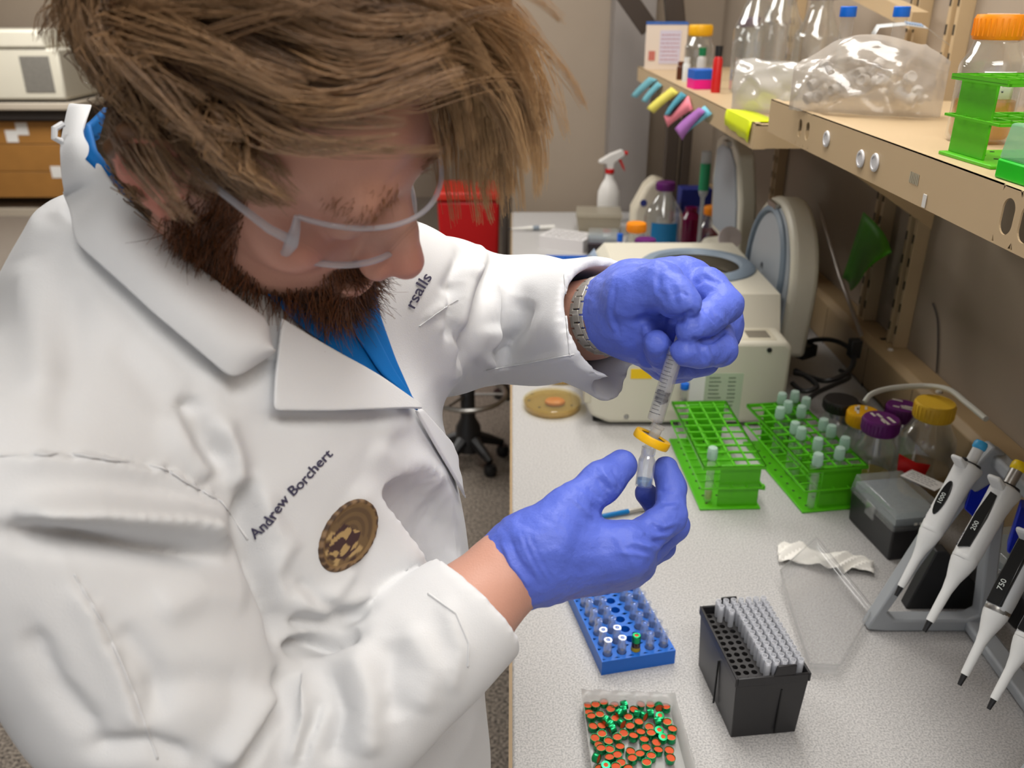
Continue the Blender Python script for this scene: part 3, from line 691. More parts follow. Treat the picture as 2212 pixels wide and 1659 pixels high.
RC = Vector((.425, 1.905, 1.152))-o0
MB().lathe([(.094, .002), (.100, .010), (.110, .012), (.122, .010), (.130, .004), (.131, -.002)], 48, tuple(RC), cap=False).build('bowl_gasket', m_bluegrey, t)
MB().lathe([(.098, .002), (.0965, -.03), (.095, -.060), (0, -.0615)], 48, tuple(RC), cap=False).build('bowl', mat('bowl steel', S(120, 116, 110), .35, .8), t)
RC = RC+Vector((0, 0, -.036))
rot_ = MB().lathe([(.080, -.012), (.086, .003), (.086, .006), (.080, .010), (.040, .006), (.030, .010), (0, .011)], 48, tuple(RC), cap=False).build('rotor', mat('rotor cream', S(196, 186, 160), .35, .3), t)
m = MB()
for k in range(24):
    a = 2*math.pi*k/24; m.lathe([(0, .0095), (.0045, .0095), (.0045, .0108), (0, .0108)], 8, (RC.x+.072*math.cos(a), RC.y+.072*math.sin(a), RC.z))
m.build('tube_hole', m_dark, rot_)
MB().lathe([(.006, .008), (.006, .022), (.004, .024), (0, .024)], 12, tuple(RC)).build('hub_nut', BLACK, rot_)
# control panel on the sloping front
pn = Vector((-.07, 0, .056)).normalized()
Mp = frame(Vector((.193, 1.98, 1.1165))-o0+Vector((-.0028, 0, .0022)), (-.78, 0, .62), (0, 1, 0))
MB().box(-.12, .12, -.028, .028, 0, .002).xf(Mp).build('control_panel', mat('panel blue grey', S(150, 166, 186), .5), t, bevel=.001)
MB().box(-.04, .10, -.012, .014, .002, .003).xf(Mp).build('display', mat('olive display', S(104, 92, 60), .3), t)
# side details
def side(x0, x1, z0, z1, d, name, m_, **k): return MB().box(x0, x1, CY0-d, CY0+.002, z0, z1).xf(T0).build(name, m_, t, **k)
yl = [ony(1363, 797, CY0), ony(1408, 818, CY0)]
side(yl[0][0], yl[1][0], yl[1][2], yl[0][2], .0008, 'yellow_label', mat('yellow sticker', S(244, 200, 20), .5))
q0, q1 = ony(1492, 806, CY0), ony(1597, 890, CY0)
lb = side(q0[0], q1[0], q1[2]-.02, q0[2], .0007, 'rating_label', mat('sage label', S(186, 198, 172), .5))
ww = ony(1525, 806, CY0)
side(q0[0], ww[0], q1[2]-.01, q0[2]-.003, .0012, 'white_strip', mat('white paper', (1, 1, 1, 1)))
tm = MB(); W_ = q1[0]-ww[0]-.012
for r in range(9):
    z = q0[2]-.010-r*.0088
    tm.box(ww[0]+.008, ww[0]+.008+W_*random.uniform(.3, .45), CY0-.0012, CY0-.0004, z-.0011, z+.0011); tm.box(ww[0]+.008+W_*.6, ww[0]+.008+W_*random.uniform(.8, .98), CY0-.0012, CY0-.0004, z-.0011, z+.0011)
tm.xf(T0).build('print', mat('grey green print', S(110, 124, 104), .7), t, smooth=0)
for px_, py_ in ((1353, 900), (1662, 756)):
    q = ony(px_, py_, CY0); MB().lathe([(0, 0), (.0055, 0), (.005, .003), (0, .0035)], 12).xf(Matrix.Translation(Vector((q[0], CY0+.001, q[2]))-o0) @ Matrix.Rotation(math.pi/2, 4, 'X')).build('screw', m_steel if py_ > 800 else BLACK, t)
MB().box(.147, .162, CY0-.001, CY0+.02, .955, 1.0).xf(T0).build('corner_panel', m_cream2, t, bevel=.002)
# lid: rounded slab standing on the hinge behind the bowl
def lid_outline(w, h, r):     # in (y,z), flat bottom, domed top
    pts = []
    for k in range(25):
        a = math.pi*k/24; pts.append((w/2*math.cos(a)**1 if abs(math.cos(a)) > 1e-9 else 0, h-.19+.19*math.sin(a)))
    return [(w/2, 0)]+pts+[(-w/2, 0)]
LY, LZ, LX = 1.905, 1.0, .578
lo = [(y+LY, z+LZ) for y, z in lid_outline(.37, .31, .1)]
lid = MB().prism(lo, LX, LX+.058, 'x').xf(T0 @ Matrix.Translation((LX, LY, LZ)) @ Matrix.Rotation(math.radians(3), 4, 'Y') @ Matrix.Translation((-LX, -LY, -LZ))).build('lid', m_cream, t, bevel=.012, seg=3)
Ml = T0 @ Matrix.Translation((LX, LY, LZ)) @ Matrix.Rotation(math.radians(3), 4, 'Y')
Rx = Matrix.Rotation(-math.pi/2, 4, 'Y')
MB().prism([(y*.9, z*.92+.008) for y, z in lid_outline(.37, .31, .1)], -.004, .004, 'x').xf(Ml).build('liner', m_lidgrey, lid, bevel=.003)
MB().lathe([(.124, 0), (.128, .010), (.134, .012), (.140, .006), (.141, 0)], 48, cap=False).xf(Ml @ Matrix.Translation((-.003, 0, .150)) @ Rx).build('lid_gasket', m_bluegrey, lid)
MB().lathe([(.123, .003), (.06, .008), (.012, .010), (.010, .004), (0, .004)], 40, cap=False).xf(Ml @ Matrix.Translation((-.003, 0, .150)) @ Rx).build('lid_disc', mat('pale lid disc', S(170, 176, 182), .4), lid)
MB().box(-.012, -.003, -.02, .04, .285, .297).xf(Ml).build('latch_bar', m_steel, lid)
# ---- second centrifuge behind, its open lid showing
t = thing('centrifuge', 'second cream centrifuge behind the first, only its raised lid showing', 'centrifuge', (.40, 2.5, BZ))
o1 = Vector((.40, 2.5, BZ)); T1 = Matrix.Translation(-o1)
MB().prism([(.55, .905), (.54, .95), (.54, 1.02), (.57, 1.07), (.65, 1.08), (.66, .905)], 2.24, 2.50, 'y').xf(T1).build('body', m_cream, t, bevel=.008)
A = [ony(1548, 293, 2.36), ony(1640, 368, 2.26), ony(1645, 560, 2.26), ony(1530, 346, 2.36)]
Mz = T1 @ Matrix.Translation((.628, 2.40, 1.08)) @ Matrix.Rotation(math.radians(-4), 4, 'Y')
l2 = MB().prism([(-.17, 0), (.17, 0), (.17, .16), (.12, .275), (.05, .30), (-.06, .30), (-.13, .26), (-.17, .15)], -.022, .022, 'x').xf(Mz).build('lid', m_cream, t, bevel=.008)
MB().prism([(-.14, .02), (.14, .02), (.14, .15), (.10, .25), (.04, .27), (-.05, .27), (-.11, .235), (-.14, .14)], -.027, -.018, 'x').xf(Mz).build('liner', m_lidgrey, l2, bevel=.004)
MB().box(-.034, -.02, -.05, .0, .275, .288).xf(Mz).build('latch_bar', m_steel, l2)
# ================================================================ far end of the bench
def bp(px_, py_, z=BZ): return Vector(onz(px_, py_, z))
# spray bottle
p = bp(1312, 480); t = thing('spray_bottle', 'white spray bottle with red collar and trigger at the far end', 'spray bottle', p, math.radians(10))
MB().lathe([(0, 0), (.042, 0), (.045, .006), (.045, .10), (.043, .125), (.030, .155), (.017, .175), (.015, .198), (0, .198)], 24, sx=1, sy=.75).build('body', mat('milky bottle', S(226, 222, 216), .35), t)
MB().lathe([(.017, .195), (.018, .198), (.018, .212), (0, .212)], 18).build('collar', mat('red plastic', S(206, 24, 24), .4), t)
MB().prism([(-.012, .21), (.012, .21), (.014, .235), (.055, .262), (.055, .272), (.045, .285), (0, .27), (-.045, .245), (-.045, .235), (-.016, .232)], -.013, .013, 'y').build('spray_head', mat('milky bottle', (1, 1, 1, 1)), t, bevel=.003)
MB().prism([(.03, .245), (.042, .25), (.056, .22), (.062, .20), (.050, .215), (.04, .235)], -.006, .006, 'y').build('trigger', mat('red plastic', (1, 1, 1, 1)), t, bevel=.001)
MB().lathe([(0, 0), (.008, 0), (.008, .014), (0, .014)], 10).xf(Matrix.Translation((.054, 0, .270)) @ Matrix.Rotation(math.pi/2, 4, 'Y')).build('nozzle', mat('red plastic', (1, 1, 1, 1)), t)
# clear storage box
p = bp(1292, 500); t = thing('storage_box', 'milky clear storage box in front of the spray bottle', 'box', p, math.radians(-4))
frustum(MB(), .15, .12, .17, .14, 0, .07, .003).build('tub', clear('milky box', (.93, .91, .85), .45, S(214, 206, 190)[:3], .6, .2), t)
frustum(MB(), .175, .145, .17, .14, .07, .082).build('lid', clear('milky box', (1, 1, 1)), t)
# white foam tube rack
q = [bp(1180, 522), bp(1268, 552), bp(1275, 520)]
cx_ = (q[0]+q[2])/2; rzr = rot_between(q[0], q[1])
p = bp(1226, 533); t = thing('foam_rack', 'white foam tube rack near the far bench edge', 'tube rack', p, math.radians(-28))
d = holed_plate(6, 4, .026, .026, .0095, .045, .02, 10); d.box(-.078, .078, -.052, .052, .02, .026); ringwall(d, .086, .060, .078, .052, 0, .045); d.build('block', mat('white foam', S(226, 222, 220), .7), t, smooth=0)
# pipette lying on the bench
a, b_ = bp(1104, 494, .912), bp(1186, 491, .912)
t = thing('serological_pipettor', 'thin white pipette lying flat near the far corner of the bench', 'pipette', M=frame(a, b_-a))
MB().lathe([(.002, 0), (.0035, .02), (.006, .06), (.008, .066), (.009, .14), (.010, .17), (0, .17)], 14).build('shaft', WHITE, t)
MB().lathe([(0, -.012), (.003, -.010), (.004, 0), (0, 0)], 10).build('nose', BLACK, t)
MB().lathe([(.0092, .085), (.0092, .11)], 12, cap=False).build('band', mat('grey band', S(130, 140, 150), .5), t)
# black case with clear lid
tip_box(bp(1302, 553), math.radians(-6), 'small black box with clear lid beside the white foam rack', W=.11, L=.10, H=.06, labels=False)
# blue rack on a magenta rack
def small_rack(px_, py_, z, col, nm, lab, rz_):
    p = bp(px_, py_, z); t = thing('microtube_rack', lab, 'tube rack', p, rz_)
    d = holed_plate(8, 5, .021, .021, .006, .04, .02, 8); d.box(-.084, .084, -.0525, .0525, .018, .022); ringwall(d, .092, .060, .084, .0525, 0, .04); d.build('block', mat(nm, col, .45), t, smooth=0)
    return t
small_rack(1240, 598, .9, S(240, 10, 140), 'magenta plastic', 'magenta tube rack underneath the blue one', math.radians(-3))
small_rack(1242, 590, .941, S(14, 96, 196), 'mid blue plastic', 'blue tube rack stacked on the magenta one', math.radians(-2))
# bottles behind the centrifuge
def atY(px_, Y, z=BZ, py_=540): q = ony(px_, py_, Y); return Vector((q[0], Y, z))
glass_bottle('media_bottle', atY(1372, 2.50), .042, .212, CO, 'orange cap', 'bottle with orange cap just behind the centrifuge control panel', None, marks=False)
glass_bottle('media_bottle', atY(1393, 2.34), .040, .205, CP, 'purple cap', 'bottle with purple cap peeking over the centrifuge', None, marks=False)
t = glass_bottle('large_bottle', atY(1428, 2.75), .062, .285, CP, 'purple cap', 'large round clear bottle with purple cap and blue label', None, capR=.030, marks=False, shoulder=.72)
t.rotation_euler = (0, 0, 0)
vs = [(.0628*math.cos(math.radians(-135+i*9)), .0628*math.sin(math.radians(-135+i*9)), z_) for i in range(10) for z_ in (.09, .165)]
MB().add(vs, [(2*i, 2*i+2, 2*i+3, 2*i+1) for i in range(9)]).build('label', mat('teal blue label', S(10, 110, 160), .5), t)
MB().lathe([(.0622, .055), (.0622, .085)], 24, cap=False).build('label', mat('mid blue plastic', (1, 1, 1, 1)), t)
t = glass_bottle('media_bottle', atY(1532, 2.78), .042, .200, CO, 'orange cap', 'bottle of red liquid with orange cap beside the second lid', (.45, .02, .12), .12, marks=False)
# white wash jug
p = atY(1400, 3.05); t = thing('wash_jug', 'cream plastic jug with a sloping shoulder behind the large bottle', 'jug', p)
MB().prism([(-.07, 0), (.07, 0), (.07, .17), (.045, .235), (.0, .25), (-.03, .22), (-.07, .14)], -.05, .05, 'y').build('body', mat('cream jug', S(216, 206, 184), .45), t, bevel=.015, seg=3)
MB().lathe([(0, 0), (.012, 0), (.012, .002), (0, .002)], 14).xf(Matrix.Translation((-.035, -.0505, .165)) @ Matrix.Rotation(math.pi/2, 4, 'X')).build('logo_spot', mat('navy ink', S(40, 50, 120), .6), t)
t = thing('blue_carton', 'dark blue carton standing behind the red liquid bottle', 'carton', atY(1490, 3.10))
MB().box(-.055, .055, -.04, .04, 0, .20).build('carton', mat('navy carton', S(26, 40, 130), .6), t, bevel=.002)
MB().box(-.04, .04, -.0408, -.04, .09, .14).build('panel', mat('pale carton panel', S(120, 126, 190), .6), t)
t = thing('reagent_bottle', 'small bottle of magenta liquid behind the centrifuge bowl', 'bottle', atY(1486, 2.93))
MB().lathe([(0, 0), (.034, 0), (.036, .005), (.036, .13), (.02, .15), (.02, .165), (0, .165)], 24).build('glass', clear('magenta glass', (.6, .08, .25), .4, (.45, .02, .15), 1, .05), t)
# electronic pipette with green label hanging near the wall
t = thing('marker_tube', 'green labelled clear tube standing upright near the second lid', 'tube', atY(1508, 2.62, BZ))
MB().lathe([(.006, 0), (.006, .26), (.012, .27), (.015, .28), (.015, .40), (0, .40)], 16).build('tube', clear('grey tube', (.8, .82, .82), .5, (.75, .78, .78)), t)
MB().lathe([(.0155, .285), (.0155, .365)], 16, cap=False).build('label', mat('green label', S(30, 140, 90), .5), t)
t = thing('thin_tube', 'thin white tube with blue cap beside the orange capped bottle', 'test tube', atY(1338, 2.72))
MB().lathe([(0, 0), (.008, 0), (.009, .10), (0, .10)], 12).build('tube', WHITE, t); MB().lathe([(.0095, .10), (.0095, .125), (0, .125)], 12).build('cap', mat('cobalt blue cap', (1, 1, 1, 1)), t)
t = thing('round_dish', 'small pale round dish on a thin post beside the second lid', 'dish', atY(1572, 2.185, BZ))
MB().lathe([(0, 0), (.028, 0), (.03, .004), (.03, .012), (.027, .012), (0, .004)], 24).xf(Matrix.Translation((0, 0, .245)) @ Matrix.Rotation(1.2, 4, 'X')).build('dish', mat('pale pink dish', S(208, 196, 194), .5), t)
MB().lathe([(0, 0), (.022, 0), (.022, .006), (.004, .008), (.004, .235), (0, .235)], 14).build('post', m_steel, t)
# ================================================================ shelves
SX = .45
def shelf(name, lab, y0, y1, ztop, zlow, holes, plugs, endplate):
    t = thing(name, lab, 'shelf', (SX, y0, ztop))
    o = Vector((SX, y0, ztop)); T = Matrix.Translation(-o)
    MB().box(SX, WX-.033, y0, y1, ztop-.002, ztop).xf(T).build('deck', m_tan, t)
    mb = MB(); H = ztop-zlow+.003; zt = ztop+.003; zl = zlow; ys = y0
    def cell(yc, hy, hz, wy):
        n = 24; vs = []; fs = []
        for k in range(n):
            a = 2*math.pi*(k+.5)/n; ca, sa = math.cos(a), math.sin(a); q = min((wy/abs(ca)) if abs(ca) > 1e-6 else 9, (H/2/abs(sa)) if abs(sa) > 1e-6 else 9)
            zc = (zt+zl)/2
            r1 = max(abs(ca), abs(sa)); sq = (math.copysign(min(1, abs(ca)/max(abs(ca), abs(sa))), ca)*wy, math.copysign(min(1, abs(sa)/max(abs(ca), abs(sa))), sa)*H/2)
            oy = ca*hy; oz = sa*hy+math.copysign(hz-hy, sa)
            for x in (SX-.0018, SX): vs += [(x, yc+sq[0], zc+sq[1]), (x, yc+oy, zc+oz)]
        for k in range(n):
            l = (k+1) % n
            fs += [(4*k, 4*l, 4*l+1, 4*k+1), (4*k+2, 4*k+3, 4*l+3, 4*l+2), (4*k+1, 4*l+1, 4*l+3, 4*k+3)]
        mb.add(vs, fs)
    for (yc, hy, hz, wy) in sorted(holes):
        mb.box(SX-.0018, SX, ys, yc-wy, zl, zt); cell(yc, hy, hz, wy); ys = yc+wy
    mb.box(SX-.0018, SX, ys, y1, zl, zt); mb.box(SX-.0018, SX+.022, y0, y1, zl-.0015, zl); mb.box(SX-.0018, SX+.010, y0, y1, zt-.0012, zt)
    mb.xf(T).build('front_lip', m_tan, t, smooth=0)
    for y, z in plugs:
        MB().lathe([(.0105, 0), (.0115, .001), (.0105, .003), (.008, .0032), (.0075, .0022), (0, .0022)], 20, cap=False).xf(T @ Matrix.Translation((SX-.0018, y, z)) @ Matrix.Rotation(-math.pi/2, 4, 'Y')).build('plug', mat('pale grey plug', S(214, 212, 212), .4), t)
    for y in endplate: MB().box(SX, WX-.033, y-.001, y+.001, zlow, ztop).xf(T).build('end_plate', m_tan, t)
    for y in (y0+.03, y1-.03):
        if y < 0: continue
        MB().prism([(WX-.033, zlow-.16), (WX-.033, ztop-.004), (SX+.02, ztop-.004), (SX+.02, zlow+.012), (SX+.12, zlow+.002)], y-.0015, y+.0015, 'y').xf(T).build('bracket', m_tan2, t)
    return t
yz = lambda a, b: (float(onx(a, b, SX)[1]), float(onx(a, b, SX)[2]))
h = [(yz(1732, 264)[0], .009, .0135, .013), (yz(1748, 270)[0], .009, .0135, .013), (yz(2175, 487)[0], .0105, .0165, .016), (yz(2215, 505)[0], .0105, .0165, .014)]
shelf('near_shelf', 'tan steel wall shelf with slotted front lip above the bench', -.3, 1.552, 1.548, 1.4985, h, [yz(1790, 300), yz(1864, 343), yz(1895, 351)], [1.551])
shelf('far_shelf', 'lower tan steel wall shelf with sticky notes on its front lip', 1.637, 3.24, 1.4975, 1.455, [], [], [1.638, 3.239])
NZ, FZ = 1.548, 1.4975
# faint worn print and scratch on the lip
a = yz(1978, 385); t = thing('worn_sticker', 'worn pale sticker remnant on the near shelf lip', 'sticker', (SX-.0022, a[0], a[1]))
mm = MB()
for k in range(6): mm.box(-.0002, 0, -.012+k*.004, -.0095+k*.004, -.006, .006)
mm.build('letters', mat('pale grey green print', S(172, 164, 140), .7), t, smooth=0)
# ---- orange capped bottle of amber medium
glass_bottle('media_bottle', (.567, 1.075, NZ), .036, .142, CO, 'orange cap', 'bottle of amber medium with orange cap on the near shelf', (.86, .60, .22), .048, capR=.0285, capH=.027)
t = thing('bottle_sticker', 'small white sticker on the amber medium bottle', 'sticker', (.567, 1.075, NZ))
vs = []
for i in range(9):
    a = math.radians(232+i*7); vs += [(.0366*math.cos(a), .0366*math.sin(a), .052), (.0366*math.cos(a), .0366*math.sin(a), .082)]
MB().add(vs, [(2*i, 2*i+2, 2*i+3, 2*i+1) for i in range(8)]).build('paper', mat('white paper', (1, 1, 1, 1)), t, solid=.0004)
vs = MB()
for r in range(3):
    for i in range(4):
        a = math.radians(240+i*9); vs.cbox((.0372*math.cos(a), .0372*math.sin(a), .060+r*.007), (.0016, .0016, .0014))
vs.build('print', mat('print ink', (1, 1, 1, 1)), t, smooth=0)
# ---- green rack on the shelf
tr = tube_rack(Vector((.603, .935, NZ)), math.radians(94), 'lime green tube rack on the near shelf beside the amber bottle', W=.10, L=.25, H=.085, nx=4, ny=9)
# ---- box with green base and pale lid
t = thing('tip_refill_box', 'box with bright green base and pale clear lid on the near shelf', 'box', (.52, .78, NZ+.003), math.radians(3))
frustum(MB(), .125, .085, .125, .085, 0, .018).build('base', mat('vivid green plastic', S(0, 196, 12), .4), t, bevel=.002)
frustum(MB(), .124, .084, .118, .078, .018, .05).build('lid', clear('pale green lid', (.75, .92, .80), .45, S(176, 222, 190)[:3], .9, .1), t, bevel=.002)
# ---- crumpled bags
def bag(name, lab, corners, h, bulge, seed, m_, nu=36, nv=22, top=.0):
    """a soft pillow-shaped bag standing on four floor corners (left, right ends), wrinkled"""
    rng = np.random.RandomState(seed); ph = rng.uniform(0, 6.28, 12); fr_ = rng.uniform(3, 9, 12)
    a, b_ = Vector(corners[0]), Vector(corners[1]); ax = (b_-a); nrm = Vector((ax.y, -ax.x, 0)).normalized()
    t = thing(name, lab, 'bag', a); vs = []
    for s in (1, -1):
        for i in range(nu+1):
            for j in range(nv+1):
                u, v = i/nu, j/nv
                e = (math.sin(math.pi*u)**.45)*(math.sin(math.pi*min(1, v*.92+.08))**.6)
                hh = h(u)
                w = sum(math.sin(fr_[k]*(u*1.3+v*.8*(-1)**k)*2.2+ph[k])/(1.5+k*.5) for k in range(9))*.16+abs(math.sin(7*u+5*v+ph[0]))*.1
                w += .55*(1-abs(math.sin(4.1*u+6.3*v+ph[1]+1.5*math.sin(5*v+ph[2]))))**3+.45*(1-abs(math.sin(9*u-4*v+ph[3]+math.sin(7*u))))**4-.15
                p = a+ax*u+nrm*(s*bulge*e*(1+.5*w))+Vector((0, 0, .002+hh*v+.006*w*v))
                p.z = max(p.z, a.z+.001); vs.append(tuple(p-a))
    k0 = (nu+1)*(nv+1); fs = []
    for s in (0, k0):
        for i in range(nu):
            for j in range(nv): fs.append((s+i*(nv+1)+j, s+(i+1)*(nv+1)+j, s+(i+1)*(nv+1)+j+1, s+i*(nv+1)+j+1))
    MB().add(vs, fs).build('film', m_, t, smooth=180)
    return t, a, ax, nrm
m_bag = clear('crinkled clear film', (.93, .92, .90), .40, S(220, 213, 205)[:3], 1, .12, 1.6)
t, a, ax, nrm = bag('tube_bag', 'crumpled clear bag of small capped tubes lying on the near shelf', ((.435, 1.405, NZ), (.625, 1.30, NZ)), lambda u: .035+.075*math.sin(math.pi*min(1, .1+u*.75))**.8, .055, 3, m_bag)
m_wtube = clear('white translucent tube', (.9, .9, .9), .7, S(232, 228, 224)[:3], .6, .2)
first = None
for k in range(18):
    u = .12+.76*((k*7) % 18)/18; v = random.uniform(.010, .070); s = random.uniform(-.034, .034)
    p = a+ax*u-nrm*(-s)+Vector((0, 0, v))
    M = Matrix.Translation(p) @ Matrix.Rotation(random.uniform(0, 6), 4, 'Z') @ Matrix.Rotation(random.uniform(.9, 2.2), 4, 'X')
    if first is None:
        first = thing('bagged_tube', 'small white capped tube loose inside the clear bag', 'tube', M=M, group='tubes inside the clear bag')
        MB().lathe([(0, -.02), (.005, -.019), (.0055, 0), (0, 0)], 10).build('tube', m_wtube, first); MB().lathe([(.0085, 0), (.0085, .010), (.0065, .0105), (.006, .008), (0, .008)], 14).build('cap', mat('white tube cap', S(232, 228, 224), .5), first)
    else: dup(first, M=M)
t = thing('folded_strip', 'folded white printed strip on top of the clear bag', 'paper', (0, 0, 0))
cp = [P(1912, 92, 1.42), P(1888, 80, 1.42), P(1900, 60, 1.43), P(1960, 55, 1.44), P(2005, 62, 1.46), P(2052, 98, 1.48)]
vs = []
for c_ in cp: vs += [tuple(c_), tuple(c_+np.array([.012, .045, .004]))]
MB().add(vs, [(2*i, 2*i+2, 2*i+3, 2*i+1) for i in range(5)]).build('strip', mat('pale blue white strip', S(208, 208, 206), .6), t, solid=.0008, smooth=60)
ln = MB()
for k in range(7):
    b0 = np.array(cp[3])*(1-k/8)+np.array(cp[4])*(k/8); ln.tube([b0+np.array([.003, .008, .0025]), b0+np.array([.010, .036, .006])], .0012, 4)
ln.build('print', mat('pale blue print', S(150, 170, 196), .7), t)
bag('tube_bag', 'second crumpled clear bag behind the amber bottle at the picture edge', ((.64, 1.14, NZ), (.80, 1.02, NZ)), lambda u: .10+.03*math.sin(3*u), .05, 8, m_bag)
# ---- blue capped tubes standing behind the bag
for (x, y, hh, lab) in ((.548, 1.52, .150, 'tall white tube with blue cap standing left behind the clear bag'), (.633, 1.515, .150, 'tall white tube with blue cap, the right one behind the clear bag')):
    t = thing('centrifuge_tube', lab, 'tube', (x, y, NZ), 0, 'blue capped tubes on the near shelf')
    MB().lathe([(0, 0), (.004, .001), (.010, .02), (.0105, hh-.014), (0, hh-.014)], 16).build('tube', m_clearp, t)
    MB().lathe([(0, .002), (.004, .003), (.0085, .02), (.0088, hh-.05), (0, hh-.05)], 14).build('contents', WHITE, t)
    MB().lathe([(.0128, hh-.016), (.0132, hh-.015), (.013, hh-.001), (.012, hh), (0, hh)], 20).build('cap', mat('cobalt blue cap', (1, 1, 1, 1)), t)
# ---- on the far shelf
def fs(px_, py_): return Vector(onz(px_, py_, FZ))
p = Vector((.462, 3.10, FZ))
t = thing('kit_box', 'cream printed kit box with blue top edge at the far end of the shelf', 'box', p, math.radians(-8))
MB().box(-.012, .125, 0, .06, 0, .150).build('carton', mat('cream carton', S(224, 208, 192), .7), t, bevel=.001)
MB().box(-.0125, .1255, -.0006, .0606, .142, .1508).build('top_band', mat('kit blue', S(50, 96, 170), .6), t)
MB().box(.035, .105, -.0012, 0, .02, .125).build('label', mat('lilac label', S(206, 198, 212), .7), t)
text_lines(MB(), .06, .09, 7, th=.0012).xf(Matrix.Translation((.07, -.0014, .072)) @ Matrix.Rotation(math.pi/2, 4, 'X')).build('print', mat('rose print', S(186, 120, 130), .7), t, smooth=0)
MB().box(.0, .022, -.0012, 0, .03, .06).build('red_mark', mat('dull red print', S(196, 110, 96), .7), t)
glass_bottle('media_bottle', tuple(fs(1505, 172)), .042, .150, CY, 'amber yellow cap', 'short clear bottle with yellow cap beside the kit box', None, capR=.034, capH=.03, marks=False)
glass_bottle('tall_bottle', tuple(Vector((.60, 2.28, FZ))), .052, .262, CY, 'amber yellow cap', 'tall clear bottle with yellow cap on the far shelf', None, capR=.034, capH=.032, marks=False, shoulder=.66)
glass_bottle('tall_bottle', (.70, 2.42, FZ), .056, .27, S(72, 14, 78), 'dark purple cap', 'tall clear bottle with purple cap left of its twin on the far shelf', None, capR=.036, marks=False, shoulder=.66)
glass_bottle('tall_bottle', (.735, 2.22, FZ), .056, .24, S(72, 14, 78), 'dark purple cap', 'tall clear bottle with purple cap right of its twin on the far shelf', (.75, .45, .15), .05, capR=.036, marks=False, shoulder=.62)
glass_bottle('media_bottle', (.70, 2.72, FZ), .045, .17, S(72, 14, 78), 'dark purple cap', 'bottle with purple cap half hidden behind the short yellow capped bottle', None, capR=.033, marks=False)
def small_vial(px_, py_, R, H, col, capc, lab, nm):
    p = fs(px_, py_); t = thing('small_vial', lab, 'vial', p)
    MB().lathe([(0, 0), (R, 0), (R, H*.7), (R*.6, H*.8), (0, H*.8)], 14).build('body', mat(nm+' body', col, .3), t)
    MB().lathe([(R*.75, H*.78), (R*.8, H), (0, H)], 14).build('cap', mat(nm+' cap', capc, .5), t)
small_vial(1468, 172, .010, .05, S(84, 40, 16), S(100, 50, 24), 'small amber vial on the far shelf edge', 'amber vial')
small_vial(1481, 176, .011, .065, S(214, 214, 210), S(226, 226, 224), 'small white vial on the far shelf edge', 'white vial')
small_vial(1512, 182, .013, .095, S(190, 186, 180), S(10, 120, 70), 'small clear vial with green cap on the far shelf', 'green capped vial')
small_vial(1545, 200, .012, .11, S(200, 32, 30), S(24, 24, 26), 'small red vial with black cap on the far shelf', 'red vial')
t = thing('microtube_rack', 'small blue and magenta tube rack on the far shelf edge', 'tube rack', fs(1518, 192), math.radians(5))
MB().box(-.03, .03, -.02, .05, 0, .024).build('lower_block', mat('magenta plastic', (1, 1, 1, 1)), t, bevel=.001); MB().box(-.03, .03, -.02, .05, .024, .048).build('upper_block', mat('mid blue plastic', (1, 1, 1, 1)), t, bevel=.001)
# white pouch and neon sheet over the lip
t, a, ax, nrm = bag('pouch', 'clear white resealable pouch standing on the far shelf edge', ((.466, 1.90, FZ), (.60, 1.70, FZ)), lambda u: .098, .03, 5, clear('white pouch film', (.95, .95, .94), .6, S(232, 229, 225)[:3], 1, .06, 1.7))
MB().tube([a*0+Vector((0, 0, .1)), ax+Vector((0, 0, .1))], .0022, 6).build('zip_seal', m_clearp, t)
t = thing('neon_sheet', 'neon yellow plastic sheet folded over the far shelf lip', 'sheet', (0, 0, 0))
q = [onx(1578, 245, .447), onx(1655, 250, .447)]
cp = [[Vector((.50, 1.86, FZ+.002)), Vector((.447, 1.86, FZ+.004)), Vector((.444, 1.86, FZ-.012)), Vector((.444, 1.85, FZ-.026))], [Vector((.50, 1.665, FZ+.002)), Vector((.447, 1.655, FZ+.004)), Vector((.444, 1.655, FZ-.014)), Vector((.444, 1.66, FZ-.034))]]
vs = []
for i in range(9):
    for j in range(4):
        p = cp[0][j].lerp(cp[1][j], i/8); p.z += (.002*math.sin(i*2.1) if j == 3 else 0); vs.append(tuple(p))
MB().add(vs, [(i*4+j, (i+1)*4+j, (i+1)*4+j+1, i*4+j+1) for i in range(8) for j in range(3)]).build('sheet', mat('neon yellow', S(232, 246, 0), .45), t, solid=.0008)
# sticky notes
NOTES = [('leftmost teal sticky note curling off the far shelf lip', S(104, 170, 182), [(1402, 166), (1420, 172), (1388, 212), (1374, 208)]),
 ('second teal sticky note on the far shelf lip', S(104, 172, 184), [(1420, 176), (1430, 184), (1411, 222), (1398, 218)]),
 ('yellow sticky note on the far shelf lip', S(228, 216, 92), [(1450, 188), (1466, 200), (1427, 245), (1410, 234)]),
 ('darker teal sticky note left of the pink one', S(70, 150, 170), [(1471, 198), (1483, 206), (1462, 248), (1450, 250)]),
 ('pink sticky note on the far shelf lip', S(250, 138, 152), [(1487, 207), (1496, 236), (1458, 275), (1449, 250)]),
 ('purple sticky note on the far shelf lip', S(160, 96, 172), [(1510, 232), (1524, 240), (1491, 303), (1474, 278)]),
 ('pale blue sticky note overlapping the purple one', S(118, 194, 214), [(1522, 228), (1538, 246), (1497, 292), (1484, 284)])]
